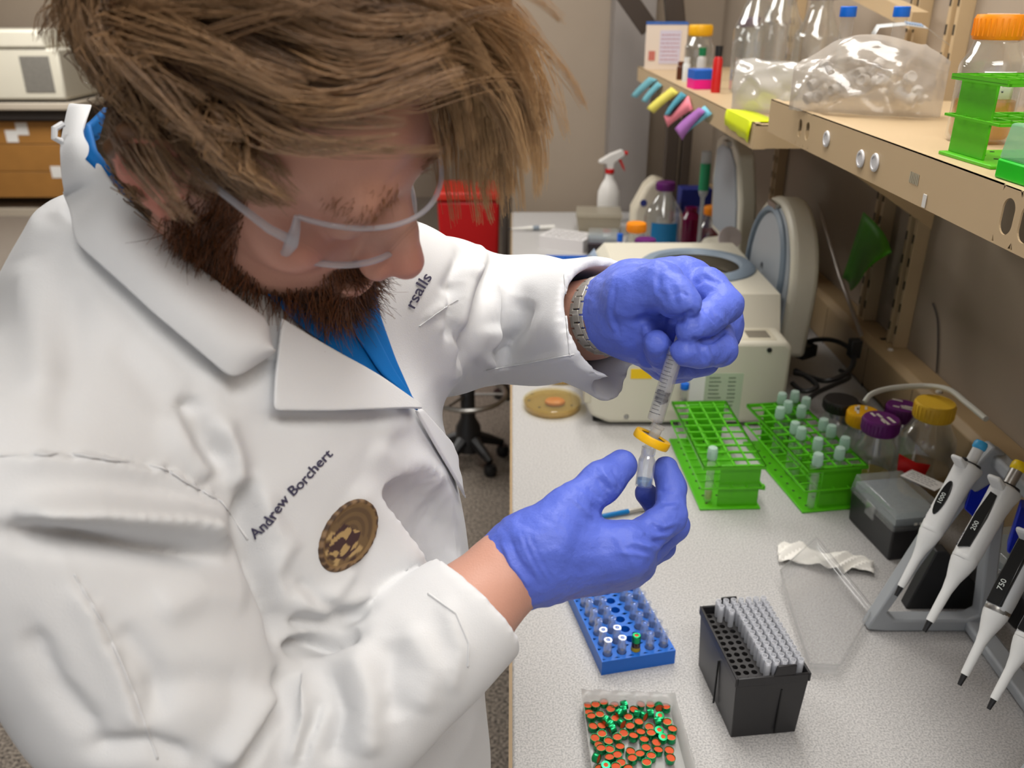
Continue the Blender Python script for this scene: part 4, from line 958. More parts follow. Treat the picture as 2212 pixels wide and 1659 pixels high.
for k, (lab, col, q) in enumerate(NOTES):
    X = .444-.001*k*(k % 2)
    c_ = [np.array(onx(x, y, X)) for x, y in q]
    t = thing('sticky_note', lab, 'sticky note', tuple(c_[0])); vs = []
    for i in range(7):
        a_ = i/6
        for A_, B_ in ((c_[0], c_[3]), (c_[1], c_[2])):
            p = A_*(1-a_)+B_*a_; p = p+np.array([-.012*math.sin(a_*2.2)-.01*a_*a_, 0, 0]); vs.append(tuple(p-c_[0]))
    MB().add(vs, [(2*i, 2*i+1, 2*i+3, 2*i+2) for i in range(6)]).build('paper', mat('note paper %d' % k, col, .7), t, solid=.0005)
# dark braces and drapes near the far end of the shelf
m_brn = mat('dark bronze metal', S(62, 50, 40), .5)
t = thing('diagonal_brace', 'dark diagonal metal brace above the far shelf', 'brace', (0, 0, 0))
a, b_ = ony(1345, -20, 3.3), ony(1402, 62, 3.3); MB().tube([a, b_], .045, 4).build('bar', m_brn, t, bevel=.004)
t = thing('upright_post', 'dark vertical metal post above the kit box', 'post', (0, 0, 0))
a, b_ = ony(1452, -30, 3.35), ony(1465, 110, 3.35); MB().tube([a, b_], .045, 4).build('post', m_brn, t, bevel=.004)
t = thing('upright_post', 'dark upright channel below the far shelf', 'post', (.60, 3.42, BZ))
MB().box(0, .05, 0, .05, 0, .56).build('post', mat('dark brown channel', S(84, 72, 62), .6), t, bevel=.003); MB().box(.065, .10, 0, .05, 0, .56).build('post', mat('dark brown channel', (1, 1, 1, 1)), t, bevel=.003)
t = thing('angled_rail', 'tan angled rail on the wall above the near shelf', 'rail', (0, 0, 0))
a, b_ = onx(1830, -30, WX-.07), onx(1985, 45, WX-.07); MB().tube([a, b_], .022, 4).build('rail', m_tan, t)
# ---- wall things under the shelf
t = thing('hanging_square', 'green plastic square hanging by a corner under the near shelf', 'hanging square', (0, 0, 0))
G = [np.array(onx(x, y, .78)) for x, y in ((1865, 458), (1925, 545), (1838, 628), (1811, 600))]
vs = []
for i in range(9):
    for j in range(9):
        u, v = i/8, j/8; p = (G[0]*(1-u)+G[1]*u)*(1-v)+(G[3]*(1-u)+G[2]*u)*v
        vs.append(tuple(p+np.array([.012*math.sin(u*3.1+v*1.0)-.010*math.sin(v*5)*u, 0, 0])))
MB().add(vs, [(i*9+j, (i+1)*9+j, (i+1)*9+j+1, i*9+j+1) for i in range(8) for j in range(8)]).build('sheet', mat('leaf green sheet', S(70, 150, 12), .5), t, solid=.0012)
t = thing('metal_rod', 'thin pale metal rod leaning between shelf and raceway', 'rod', (0, 0, 0))
MB().tube([onx(1768, 440, .80), onx(1785, 500, .80), onx(1815, 600, .80), onx(1862, 727, .80)], .0045, 10).build('rod', mat('pale metal', S(180, 172, 164), .4, .5), t)
t = thing('power_cable', 'black power cable looping on the bench behind the centrifuge', 'cable', (0, 0, 0))
def cable(t, pts, r, nm, m_):
    pts = [Vector(p) for p in pts]; o = []
    for i in range(len(pts)-1):
        p0, p1, p2, p3 = pts[max(0, i-1)], pts[i], pts[i+1], pts[min(len(pts)-1, i+2)]
        for k in range(8):
            s = k/8; o.append(.5*((2*p1)+(p2-p0)*s+(2*p0-5*p1+4*p2-p3)*s*s+(3*p1-p0-3*p2+p3)*s**3))
    o.append(pts[-1]); return MB().tube(o, r, 8).build(nm, m_, t)
cable(t, [P(1712, 765, 1.98), P(1745, 738, 1.98), P(1800, 735, 1.92), P(1842, 760, 1.85), P(1835, 800, 1.8), P(1790, 822, 1.78), P(1750, 815, 1.82), P(1718, 800, 1.86)], .0055, 'cord', BLACK)
cable(t, [P(1718, 806, 1.84), P(1740, 812, 1.80), P(1765, 835, 1.76), P(1735, 845, 1.76), P(1712, 828, 1.80)], .0055, 'cord', BLACK)
cable(t, [P(1742, 868, 1.68), P(1762, 850, 1.72), P(1800, 832, 1.76), P(1835, 815, 1.80), P(1815, 800, 1.84)], .005, 'cord', BLACK)
MB().box(-.025, .025, -.018, .018, -.015, .015).xf(Matrix.Translation(P(1738, 757, 1.97)) @ Matrix.Rotation(.6, 4, 'Z')).build('plug', BLACK, t, bevel=.004)
MB().box(-.012, .012, -.012, .012, -.02, .02).xf(Matrix.Translation(P(1846, 752, 1.84))).build('plug', BLACK, t, bevel=.003)
t = thing('power_adapter', 'black power adapter lying behind the taped bottles', 'adapter', (.715, 1.60, BZ+.001), .4)
MB().box(-.03, .03, -.045, .045, 0, .035).build('case', BLACK, t, bevel=.005)
t = thing('white_cable', 'white cable arching behind the bottles to the raceway', 'cable', (0, 0, 0))
cable(t, [P(1868, 868, 1.52), P(1885, 850, 1.52), P(1930, 838, 1.52), P(2000, 834, 1.5), P(2050, 842, 1.46), P(2085, 868, 1.42), P(2130, 905, 1.36)], .0048, 'cord', mat('white cable sheath', S(206, 204, 192), .5))
t = thing('wall_wire', 'thin dark wire hanging down the wall right of the uprights', 'cable', (0, 0, 0))
cable(t, [onx(2015, 655, WX-.004), onx(2025, 690, WX-.004), onx(2026, 750, WX-.004), onx(2023, 806, WX-.004)], .0018, 'cord', mat('dark wire', S(70, 62, 58), .6))
t = thing('shelf_ticket', 'small white torn tag under the near shelf lip', 'tag', tuple(onx(1997, 432, SX-.003)))
MB().box(-.0005, .0005, -.003, .004, -.008, .006).build('paper', WHITE, t)
# ================================================================ beyond the bench, left
t = thing('waste_bin', 'red waste bin standing behind the man past the bench end', 'bin', (-.21, 4.25, 0))
frustum(MB(), .25, .25, .30, .30, 0, .84).build('bin', mat('red bin plastic', S(196, 16, 20), .4), t, bevel=.015)
MB().box(-.16, .16, -.16, .16, .84, .885).build('lid', mat('orange red lid', S(214, 44, 26), .45), t, bevel=.012)
t = thing('lab_stool', 'black lab stool with star base and foot ring beyond the bench edge', 'stool', (-.13, 3.12, 0))
t.location = (-.175, 3.06, 0)
MB().lathe([(.055, .06), (.05, .16), (.030, .20), (.028, .42), (.022, .43), (.022, .56), (0, .56)], 20).build('column', BLACK, t)
MB().lathe([(0, .56), (.15, .56), (.165, .575), (.165, .62), (.15, .635), (0, .635)], 28).build('seat', BLACK, t)
for k in range(5):
    a = 2*math.pi*k/5+.35; l = MB().tube([(0.03*math.cos(a), .03*math.sin(a), .11), (.09*math.cos(a), .09*math.sin(a), .085), (.145*math.cos(a), .145*math.sin(a), .06)], [.028, .022, .014], 8).build('leg', BLACK, t)
    MB().lathe([(0, 0), (.022, .004), (.028, .024), (.022, .046), (0, .05)], 12, (.145*math.cos(a), .145*math.sin(a), 0)).build('caster', BLACK, l)
MB().tube([(.15*math.cos(a), .15*math.sin(a), .30) for a in [2*math.pi*i/32 for i in range(32)]], .010, 8, close=True).build('foot_ring', m_steel, t)
for k in range(3):
    a = 2*math.pi*k/3; MB().tube([(.02*math.cos(a), .02*math.sin(a), .30), (.15*math.cos(a), .15*math.sin(a), .30)], .006, 6).build('ring_spoke', m_steel, t)
t = thing('equipment_stand', 'thin metal stand post behind the hanging fringe', 'stand', (-.03, 3.70, 0))
MB().tube([(0, 0, .02), (0, 0, 1.5)], .014, 10).build('post', mat('grey metal post', S(96, 88, 82), .5, .6), t); MB().lathe([(0, 0), (.06, 0), (.06, .02), (0, .02)], 16).build('foot', BLACK, t)
# distant bench with instrument
FY = 7.4
t = thing('side_bench', 'distant lab bench with wooden front behind the man', 'bench', (-4.4, FY+.4, 0))
MB().box(-1.0, .78, -.4, .4, .90, .96).build('worktop', mat('beige worktop', S(196, 184, 166), .5), t, bevel=.01)
MB().box(-1.0, .70, -.36, .38, .82, .90).build('apron', mat('dark apron', S(44, 38, 34), .6), t)
MB().box(.62, .72, -.3, -.2, 0, .9).build('leg', mat('dark apron', (1, 1, 1, 1)), t)
MB().box(-1.0, -.9, -.3, -.2, 0, .9).build('leg', mat('dark apron', (1, 1, 1, 1)), t)
Tc = Matrix.Translation((-.15, -.04, .16))
for k, (z0, z1) in enumerate(((0, .22), (.225, .45), (.455, .64))): MB().box(-.8, .72, -.26, .24, z0, z1).xf(Tc).build('wood_panel', mat('brown wood panel', S(166, 116, 54), .55, var=.12, vscale=9), t, bevel=.004)
for x, z in ((.30, .52), (.40, .58), (.62, .22)): MB().box(x-.05, x+.05, -.263, -.26, z-.05, z+.05).xf(Tc).build('paper_slip', mat('white paper', (1, 1, 1, 1)), t)
MB().box(-.82, .74, -.27, .25, -.16, -.10).xf(Tc).build('plinth', mat('beige worktop', (1, 1, 1, 1)), t)
t = thing('floor_instrument', 'boxy cream laboratory instrument on the distant bench', 'instrument', (-4.35, FY+.30, .961))
MB().box(-.9, .68, -.3, .3, .02, .42).build('body', m_cream, t, bevel=.02)
MB().prism([(-.9, .42), (.60, .42), (.55, .56), (-.9, .56)], -.32, .25, 'y').build('lid', m_cream, t, bevel=.02)
MB().box(-.5, .10, -.36, -.3, .26, .42).build('front_hood', m_cream, t, bevel=.015)
MB().box(.36, .60, -.304, -.3, .08, .36).build('vent', mat('grey vent mesh', S(120, 116, 108), .6, var=.3, vscale=60), t)
MB().box(-.88, .66, -.28, .28, 0, .02).build('foot', BLACK, t)
# ================================================================ the man: soft shapes as distance fields, meshed by surface nets
class Field:
    def __init__(s, lo, hi, h):
        s.lo = np.array(lo, np.float32); s.h = h
        s.n = np.ceil((np.array(hi)-s.lo)/h).astype(int)+1
        s.F = np.full(s.n, 1.0, np.float32)
    def _sub(s, lo, hi):
        i0 = np.clip(np.floor((np.array(lo)-s.lo)/s.h).astype(int), 0, s.n); i1 = np.clip(np.ceil((np.array(hi)-s.lo)/s.h).astype(int)+1, 0, s.n)
        if np.any(i1 <= i0): return None
        ax = [s.lo[k]+s.h*np.arange(i0[k], i1[k], dtype=np.float32) for k in range(3)]
        return tuple(slice(i0[k], i1[k]) for k in range(3)), ax[0][:, None, None], ax[1][None, :, None], ax[2][None, None, :]
    def _mix(s, sl, d, k, sub=False):
        f = s.F[sl]
        if sub:
            d = -d
            if k <= 0: s.F[sl] = np.maximum(f, d)
            else:
                hh = np.clip(.5-.5*(f-d)/k, 0, 1); s.F[sl] = f*(1-hh)+d*hh+k*hh*(1-hh)
        elif k <= 0: s.F[sl] = np.minimum(f, d)
        else:
            hh = np.clip(.5+.5*(f-d)/k, 0, 1); s.F[sl] = f*(1-hh)+d*hh-k*hh*(1-hh)
    def cone(s, a, b, ra, rb=None, k=.01, sub=False, flat=None):
        rb = ra if rb is None else rb; a = np.array(a, float); b = np.array(b, float); R = max(ra, rb)+k*1.5+3*s.h
        q = s._sub(np.minimum(a, b)-R, np.maximum(a, b)+R)
        if q is None: return
        sl, x, y, z = q; ab = b-a; L = float(ab@ab)+1e-12
        t = np.clip(((x-a[0])*ab[0]+(y-a[1])*ab[1]+(z-a[2])*ab[2])/L, 0, 1)
        d = np.sqrt((x-a[0]-t*ab[0])**2+(y-a[1]-t*ab[1])**2+(z-a[2]-t*ab[2])**2)-(ra+(rb-ra)*t)
        s._mix(sl, d, k, sub)
    def chain(s, pts, rs, k=.006, kj=None, sub=False):
        for i in range(len(pts)-1): s.cone(pts[i], pts[i+1], rs[i], rs[i+1], k, sub)
    def ell(s, c, r, k=.01, M=None, sub=False):
        c = np.array(c, float); R = max(r)+k*1.5+3*s.h; q = s._sub(c-R, c+R)
        if q is None: return
        sl, x, y, z = q; x = x-c[0]; y = y-c[1]; z = z-c[2]
        if M is not None:
            M = np.array(M, float); x, y, z = M[0, 0]*x+M[1, 0]*y+M[2, 0]*z, M[0, 1]*x+M[1, 1]*y+M[2, 1]*z, M[0, 2]*x+M[1, 2]*y+M[2, 2]*z
        k0 = np.sqrt((x/r[0])**2+(y/r[1])**2+(z/r[2])**2); k1 = np.sqrt((x/r[0]**2)**2+(y/r[1]**2)**2+(z/r[2]**2)**2)+1e-9
        s._mix(sl, k0*(k0-1)/k1, k, sub)
    def loft(s, Z, CX, CY, A, B, fdir, k=.02):
        """upright body column: at height z an ellipse with half width A across and half depth B along fdir"""
        q = s._sub((s.lo[0], s.lo[1], Z[0]-.05), (s.lo[0]+s.n[0]*s.h, s.lo[1]+s.n[1]*s.h, Z[-1]+.06))
        sl, x, y, z = q; zz = z[0, 0]
        I = lambda v: np.interp(zz, Z, v).astype(np.float32)[None, None, :]
        cx, cy, a, b = I(CX), I(CY), I(A), I(B)
        u = (x-cx)*fdir[0]+(y-cy)*fdir[1]; v = -(x-cx)*fdir[1]+(y-cy)*fdir[0]
        r = np.sqrt((v/a)**2+(u/b)**2)
        d = (r-1)*np.minimum(a, b)
        dz = np.maximum(Z[0]-z, z-Z[-1])
        d = np.where(dz > 0, np.sqrt(np.maximum(d, 0)**2+dz**2), np.maximum(d, dz))
        s._mix(sl, d.astype(np.float32), k)
    def cut(s, p, n):
        """keep the side opposite to n"""
        n = np.array(n, float); n /= np.linalg.norm(n); sl, x, y, z = s._sub(s.lo, s.lo+s.n*s.h)
        s.F[sl] = np.maximum(s.F[sl], ((x-p[0])*n[0]+(y-p[1])*n[1]+(z-p[2])*n[2]).astype(np.float32))
    def mesh(s):
        F = s.F; S_ = F < 0
        c = [S_[i:i+F.shape[0]-1, j:j+F.shape[1]-1, k:k+F.shape[2]-1] for i in (0, 1) for j in (0, 1) for k in (0, 1)]
        cnt = sum(x.astype(np.int8) for x in c); act = (cnt > 0) & (cnt < 8); I = np.argwhere(act)
        idx = -np.ones(act.shape, np.int64); idx[act] = np.arange(len(I))
        off = np.array([(i, j, k) for i in (0, 1) for j in (0, 1) for k in (0, 1)])
        vals = np.stack([F[I[:, 0]+o[0], I[:, 1]+o[1], I[:, 2]+o[2]] for o in off], 1)
        acc = np.zeros((len(I), 3)); n = np.zeros(len(I))
        for a in range(8):
            for b in range(a+1, 8):
                if np.abs(off[a]-off[b]).sum() != 1: continue
                va, vb = vals[:, a], vals[:, b]; m = (va < 0) != (vb < 0); t = np.where(m, va/(va-vb+1e-20), 0)
                acc += np.where(m[:, None], off[a]+(off[b]-off[a])*t[:, None], 0); n += m
        V = (I+acc/n[:, None])*s.h+s.lo
        Q = []
        for ax in range(3):
            sh = [slice(1, -1)]*3; s0 = list(sh); s1 = list(sh); s0[ax] = slice(0, -1); s1[ax] = slice(1, None)
            A, B = S_[tuple(s0)], S_[tuple(s1)]; E = np.argwhere(A != B); inside = A[tuple(E.T)]
            base = E.copy(); 
            for d in range(3):
                if d != ax: base[:, d] += 1
            u, v = (ax+1) % 3, (ax+2) % 3
            def cell(du, dv):
                q = base.copy(); q[:, u] -= du; q[:, v] -= dv; return idx[q[:, 0], q[:, 1], q[:, 2]]
            q = np.stack([cell(1, 1), cell(0, 1), cell(0, 0), cell(1, 0)], 1)
            q[~inside] = q[~inside][:, ::-1]; Q.append(q)
        Q = np.concatenate(Q); Q = Q[(Q >= 0).all(1)]
        return V, Q
def vnormals(V, Q):
    a, b, c, d = V[Q[:, 0]], V[Q[:, 1]], V[Q[:, 2]], V[Q[:, 3]]
    fn = np.cross(c-a, d-b); N = np.zeros_like(V)
    for k in range(4): np.add.at(N, Q[:, k], fn)
    return N/(np.linalg.norm(N, axis=1)[:, None]+1e-12)
def relax(V, Q, it=2, lam=.5):
    e = np.concatenate([Q[:, [0, 1]], Q[:, [1, 2]], Q[:, [2, 3]], Q[:, [3, 0]]]); n = len(V)
    deg = np.bincount(e[:, 0], minlength=n)+np.bincount(e[:, 1], minlength=n)
    for _ in range(it):
        S_ = np.stack([np.bincount(e[:, 0], V[e[:, 1], k], n)+np.bincount(e[:, 1], V[e[:, 0], k], n) for k in range(3)], 1)
        V = V+lam*(S_/np.maximum(deg, 1)[:, None]-V)
    return V
def npmesh(name, V, Q):
    me = bpy.data.meshes.new(name); me.vertices.add(len(V)); me.vertices.foreach_set('co', np.asarray(V, np.float32).ravel())
    n = Q.shape[1]; me.loops.add(len(Q)*n); me.loops.foreach_set('vertex_index', np.asarray(Q, np.int32).ravel())
    me.polygons.add(len(Q)); me.polygons.foreach_set('loop_start', np.arange(0, len(Q)*n, n, dtype=np.int32))
    me.update(calc_edges=True); me.validate(); return me
def vcol(me, C, name='tint'):
    at = me.color_attributes.new(name, 'FLOAT_COLOR', 'POINT'); C = np.concatenate([C, np.ones((len(C), 1))], 1); at.data.foreach_set('color', C.astype(np.float32).ravel())
def use_vcol(m, name='tint'):
    nt = m.node_tree; a = nt.nodes.new('ShaderNodeAttribute'); a.attribute_name = name
    nt.links.new(a.outputs['Color'], nt.nodes['Principled BSDF'].inputs['Base Color']); return m
from mathutils.bvhtree import BVHTree
def sampler(V, Q):
    bv = BVHTree.FromPolygons([tuple(v) for v in V], [tuple(int(i) for i in q) for q in Q])
    def cast(px, py, off=0.0):
        """point where the sight line through a photo pixel meets the surface, lifted off along the normal"""
        d = Vector(ray(px, py)); h = bv.ray_cast(Vector(CAM), d.normalized())
        if h[0] is None: return None
        n = h[1]
        if n.dot(d) > 0: n = -n
        return np.array(h[0])+np.array(n)*off, np.array(n)
    return cast, bv
def sm_noise(Pn, seed, f):
    rng = np.random.RandomState(seed); o = np.zeros(len(Pn))
    for k in range(7):
        d = rng.normal(size=3); d *= f*rng.uniform(.5, 1.5)/np.linalg.norm(d); o += np.sin(Pn@d+rng.uniform(0, 6.28)+1.3*np.sin(Pn@rng.normal(size=3)*f*.5))
    return o/3.0
def fold(V, N, poly, amp, width, kind='ridge', depth=None):
    """push cloth out (or in) along a fold drawn as a photo polyline; only surface that faces the viewpoint is moved"""
    px, f = proj(V); view = V-CAM; view /= np.linalg.norm(view, axis=1)[:, None]; face = -(view*N).sum(1)
    w = np.clip(face*3, 0, 1)
    poly = np.array(poly, float); best = np.full(len(V), 1e9); sgn = np.zeros(len(V)); tt = np.zeros(len(V))
    L = np.linalg.norm(np.diff(poly, axis=0), axis=1); C = np.concatenate([[0], np.cumsum(L)])
    m = (px[:, 0] > poly[:, 0].min()-3*width) & (px[:, 0] < poly[:, 0].max()+3*width) & (px[:, 1] > poly[:, 1].min()-3*width) & (px[:, 1] < poly[:, 1].max()+3*width) & (w > 0)
    if depth is not None: m &= (f > depth[0]) & (f < depth[1])
    I = np.where(m)[0]; p = px[I]
    bb = np.full(len(I), 1e9); sg = np.zeros(len(I)); ts = np.zeros(len(I))
    for i in range(len(poly)-1):
        a, b = poly[i], poly[i+1]; ab = b-a; t = np.clip(((p-a)@ab)/(ab@ab), 0, 1); q = p-(a+t[:, None]*ab); d = np.linalg.norm(q, axis=1)
        s = np.sign(ab[0]*q[:, 1]-ab[1]*q[:, 0]); u = d < bb; bb[u] = d[u]; sg[u] = s[u]; ts[u] = (C[i]+t[u]*L[i])/C[-1]
    taper = np.clip(np.sin(np.pi*np.clip(ts, .02, .98))*2.2, 0, 1)**.8
    if kind == 'ridge': g = np.exp(-(bb/width)**2)*taper
    elif kind == 'step': g = np.where(sg > 0, np.exp(-(bb/(width*2.2))**2), -.25*np.exp(-(bb/(width*.5))**2))*taper   # raised on one side, falling off sharply on the other
    V[I] += N[I]*(amp*g*w[I])[:, None]
    return V
# ---------------------------------------------------------------- frame of the body
FD = np.array([.85, -.527]); LD = np.array([.527, .85])       # chest direction and his left, in plan
RSH, LSH = np.array([-.292, .455, 1.425]), np.array([-.110, .745, 1.445])
RELB = P(505, 1740, .60); RCUFF = P(1002, 1328, .640); RWR = P(1105, 1228, .662)
LELB = np.array([-.035, .915, 1.372]); LCUFF = P(1290, 690, .785); LWR = P(1318, 680, .760)
man = thing('person', 'bearded man in white lab coat and blue gloves bending over a syringe', 'person', (-.22, .62, 0))
MI = Matrix.Translation((.22, -.62, 0))
def pobj(name, V, Q, m, parent=None, smooth=180, subd=0):
    V = np.asarray(V)
    me = npmesh(name, V, np.asarray(Q)); par = parent or man
    o = obj(name, me, m, None, 0, smooth, 0, subd); o.parent = par; o.matrix_parent_inverse = MI if par is man else Matrix.Identity(4); 
    if par is not man: o.matrix_parent_inverse = par.matrix_parent_inverse.inverted() @ MI if False else Matrix.Identity(4)
    return o
# ---------------------------------------------------------------- lab coat
m_coat = mat('white cotton twill', S(226, 226, 227), .78, spec=.25, bump=.12, bscale=900, sheen=.15)
C = Field((-.56, .16, .58), (.24, 1.06, 1.66), .0042)
Z = [.58, .75, .95, 1.08, 1.20, 1.32, 1.41, 1.47, 1.52, 1.56]
C.loft(Z, [-.22, -.215, -.205, -.20, -.205, -.215, -.225, -.235, -.240, -.245], [.64, .635, .625, .615, .61, .61, .615, .62, .622, .625],
       [.25, .235, .215, .205, .20, .20, .185, .150, .115, .090], [.185, .175, .165, .160, .155, .150, .140, .122, .105, .092], FD, 0)
C.ell((-.285, .655, 1.44), (.13, .12, .12), .05)                      # rounded upper back
C.cone(RSH, (-.225, .60, 1.50), .074, .070, .05); C.cone(LSH, (-.205, .64, 1.50), .074, .070, .05)
mid = RSH*.5+RELB*.5
C.cone(RSH, mid+np.array([.004, 0, -.005]), .083, .084, .030); C.cone(mid+np.array([.004, 0, -.005]), RELB, .084, .074, .008)
C.chain([RELB, RELB*.45+RCUFF*.55, RCUFF+(RCUFF-RELB)*.03], [.072, .058, .047], .009)
C.chain([LSH, LSH*.5+LELB*.5, LELB], [.080, .074, .066], .03)
C.chain([LELB, LELB*.5+LCUFF*.5, LCUFF+(LCUFF-LELB)*.05], [.066, .060, .058], .025)
C.cone(P(1262, 760, .80), P(1315, 825, .80), .026, .020, .02)          # drooping lower edge of the left cuff
# open cuffs
rd = (RWR-RCUFF)/np.linalg.norm(RWR-RCUFF); ld = (LWR-LELB)/np.linalg.norm(LWR-LELB)
C.cone(RCUFF-rd*.05, RCUFF+rd*.10, .034, .044, .004, sub=True)
C.cone(LCUFF-ld*.07, LCUFF+ld*.10, .040, .056, .004, sub=True)
C.cone(P(1290, 745, .80), P(1370, 850, .775), .018, .030, .008, sub=True)
# trim the sleeve ends
def trim(Fd, p, n, rad):
    n = np.array(n, float)/np.linalg.norm(n); sl, x, y, z = Fd._sub(p-rad, p+rad)
    pl = (x-p[0])*n[0]+(y-p[1])*n[1]+(z-p[2])*n[2]
    near = np.sqrt((x-p[0])**2+(y-p[1])**2+(z-p[2])**2) < rad
    Fd.F[sl] = np.where(near, np.maximum(Fd.F[sl], pl), Fd.F[sl]).astype(np.float32)
trim(C, RCUFF+rd*.012, rd+np.array([.05, 0, .1]), .11)
trim(C, LCUFF+ld*.020, ld+np.array([.10, 0, .28]), .13)
CV, CQ = C.mesh(); CV = relax(CV, CQ, 2)
cast0, bv0 = sampler(CV, CQ)
# ---- folds
CN = vnormals(CV, CQ)
FOLDS = [
 # (polyline in the photo, height in m, half width in px, kind)
 ([(20, 1120), (200, 1110), (380, 1130), (520, 1165)], .022, 36, 'ridge'), ([(0, 1150), (180, 1165), (380, 1185), (500, 1190)], -.022, 26, 'ridge'),
 ([(0, 985), (150, 980), (350, 1010), (480, 1085), (540, 1170)], .006, 16, 'step'),
 ([(540, 1020), (530, 1120), (560, 1240), (600, 1330), (612, 1420)], -.020, 20, 'ridge'), ([(480, 1010), (440, 960), (410, 900), (420, 850)], -.012, 24, 'ridge'),
 ([(470, 900), (500, 980), (520, 1060)], .010, 26, 'ridge'), ([(380, 880), (395, 960), (450, 1040)], .009, 30, 'ridge'),
 ([(620, 1340), (700, 1345), (800, 1310)], -.014, 18, 'ridge'), ([(615, 1400), (700, 1390), (780, 1370)], -.022, 15, 'ridge'), ([(620, 1290), (700, 1320), (800, 1280)], .008, 30, 'ridge'),
 ([(610, 1440), (600, 1520), (560, 1600), (530, 1659)], -.016, 16, 'ridge'), ([(640, 1450), (660, 1540), (640, 1659)], .012, 26, 'ridge'), ([(580, 1480), (520, 1580), (470, 1659)], .012, 26, 'ridge'),
 ([(700, 1440), (740, 1540), (720, 1659)], -.010, 22, 'ridge'), ([(760, 1400), (800, 1500), (790, 1640)], .009, 30, 'ridge'), ([(850, 1380), (840, 1480), (860, 1560)], -.007, 26, 'ridge'), ([(880, 1350), (930, 1440), (900, 1540)], .006, 30, 'ridge'),
 ([(160, 1240), (260, 1420), (320, 1600)], .005, 18, 'step'), ([(330, 1320), (430, 1280), (540, 1290)], .006, 40, 'ridge'), ([(300, 1500), (420, 1470), (540, 1480)], -.005, 40, 'ridge'), ([(180, 1620), (320, 1610), (420, 1640)], -.008, 24, 'ridge'),
 ([(60, 1350), (120, 1480), (220, 1600)], -.007, 30, 'ridge'), ([(250, 1350), (330, 1450), (340, 1560)], -.006, 30, 'ridge'),
 ([(800, 960), (900, 1010), (960, 1060)], .006, 40, 'ridge'), ([(760, 1050), (850, 1130), (900, 1240)], .006, 46, 'ridge'),
 ([(700, 1300), (740, 1250), (760, 1220)], .006, 20, 'ridge'), ([(900, 1100), (980, 1160), (1040, 1220)], -.005, 36, 'ridge'),
 ([(170, 540), (320, 700), (460, 830)], -.004, 30, 'ridge'), ([(60, 560), (90, 700), (100, 860)], .006, 50, 'ridge'), ([(150, 600), (150, 780), (130, 940)], -.004, 40, 'ridge'), ([(250, 720), (330, 830), (400, 900)], -.004, 36, 'ridge'),
 ([(560, 900), (640, 905), (760, 908), (860, 905)], -.004, 14, 'ridge'), ([(490, 850), (540, 830), (590, 790)], -.004, 12, 'ridge'), ([(620, 1180), (580, 1240), (600, 1330)], .006, 22, 'ridge'), ([(560, 1060), (600, 1150), (640, 1200)], .005, 24, 'ridge'), ([(860, 930), (900, 1000), (940, 1060)], -.004, 24, 'ridge'),
 ([(640, 1250), (690, 1300), (760, 1330)], -.006, 14, 'ridge'), ([(960, 1290), (990, 1400), (960, 1500)], .004, 20, 'ridge'), ([(690, 1500), (660, 1600), (650, 1659)], -.012, 12, 'ridge'),
 # left sleeve
 ([(1060, 560), (1040, 640), (1010, 730), (990, 800)], -.018, 12, 'ridge'), ([(1080, 600), (1070, 700), (1030, 790)], .010, 20, 'ridge'), ([(1030, 560), (1000, 640), (980, 720)], .010, 18, 'ridge'), ([(1000, 600), (975, 680), (965, 740)], -.010, 12, 'ridge'),
 ([(1010, 500), (1000, 560), (960, 640)], -.008, 16, 'ridge'), ([(1030, 520), (1040, 560), (1020, 600)], .008, 16, 'ridge'),
 ([(1130, 640), (1110, 720), (1070, 790)], -.014, 22, 'ridge'), ([(1060, 700), (1070, 760), (1050, 800)], .010, 22, 'ridge'), ([(1150, 700), (1220, 720), (1250, 780)], .004, 40, 'ridge'), ([(1040, 800), (1150, 785), (1240, 765)], .004, 10, 'ridge'),
 ([(960, 680), (985, 760), (1000, 830)], .006, 14, 'step'), ([(915, 690), (960, 660), (985, 640)], .003, 8, 'ridge'),
]
for pl, a, w_, kd in FOLDS: CV = fold(CV, CN, pl, a, w_, kd)
CV += CN*(sm_noise(CV, 3, 38)*.0011+sm_noise(CV, 5, 16)*.0018)[:, None]
coat = pobj('lab_coat', CV, CQ, m_coat, subd=1)
cast, bvc = sampler(CV, CQ)
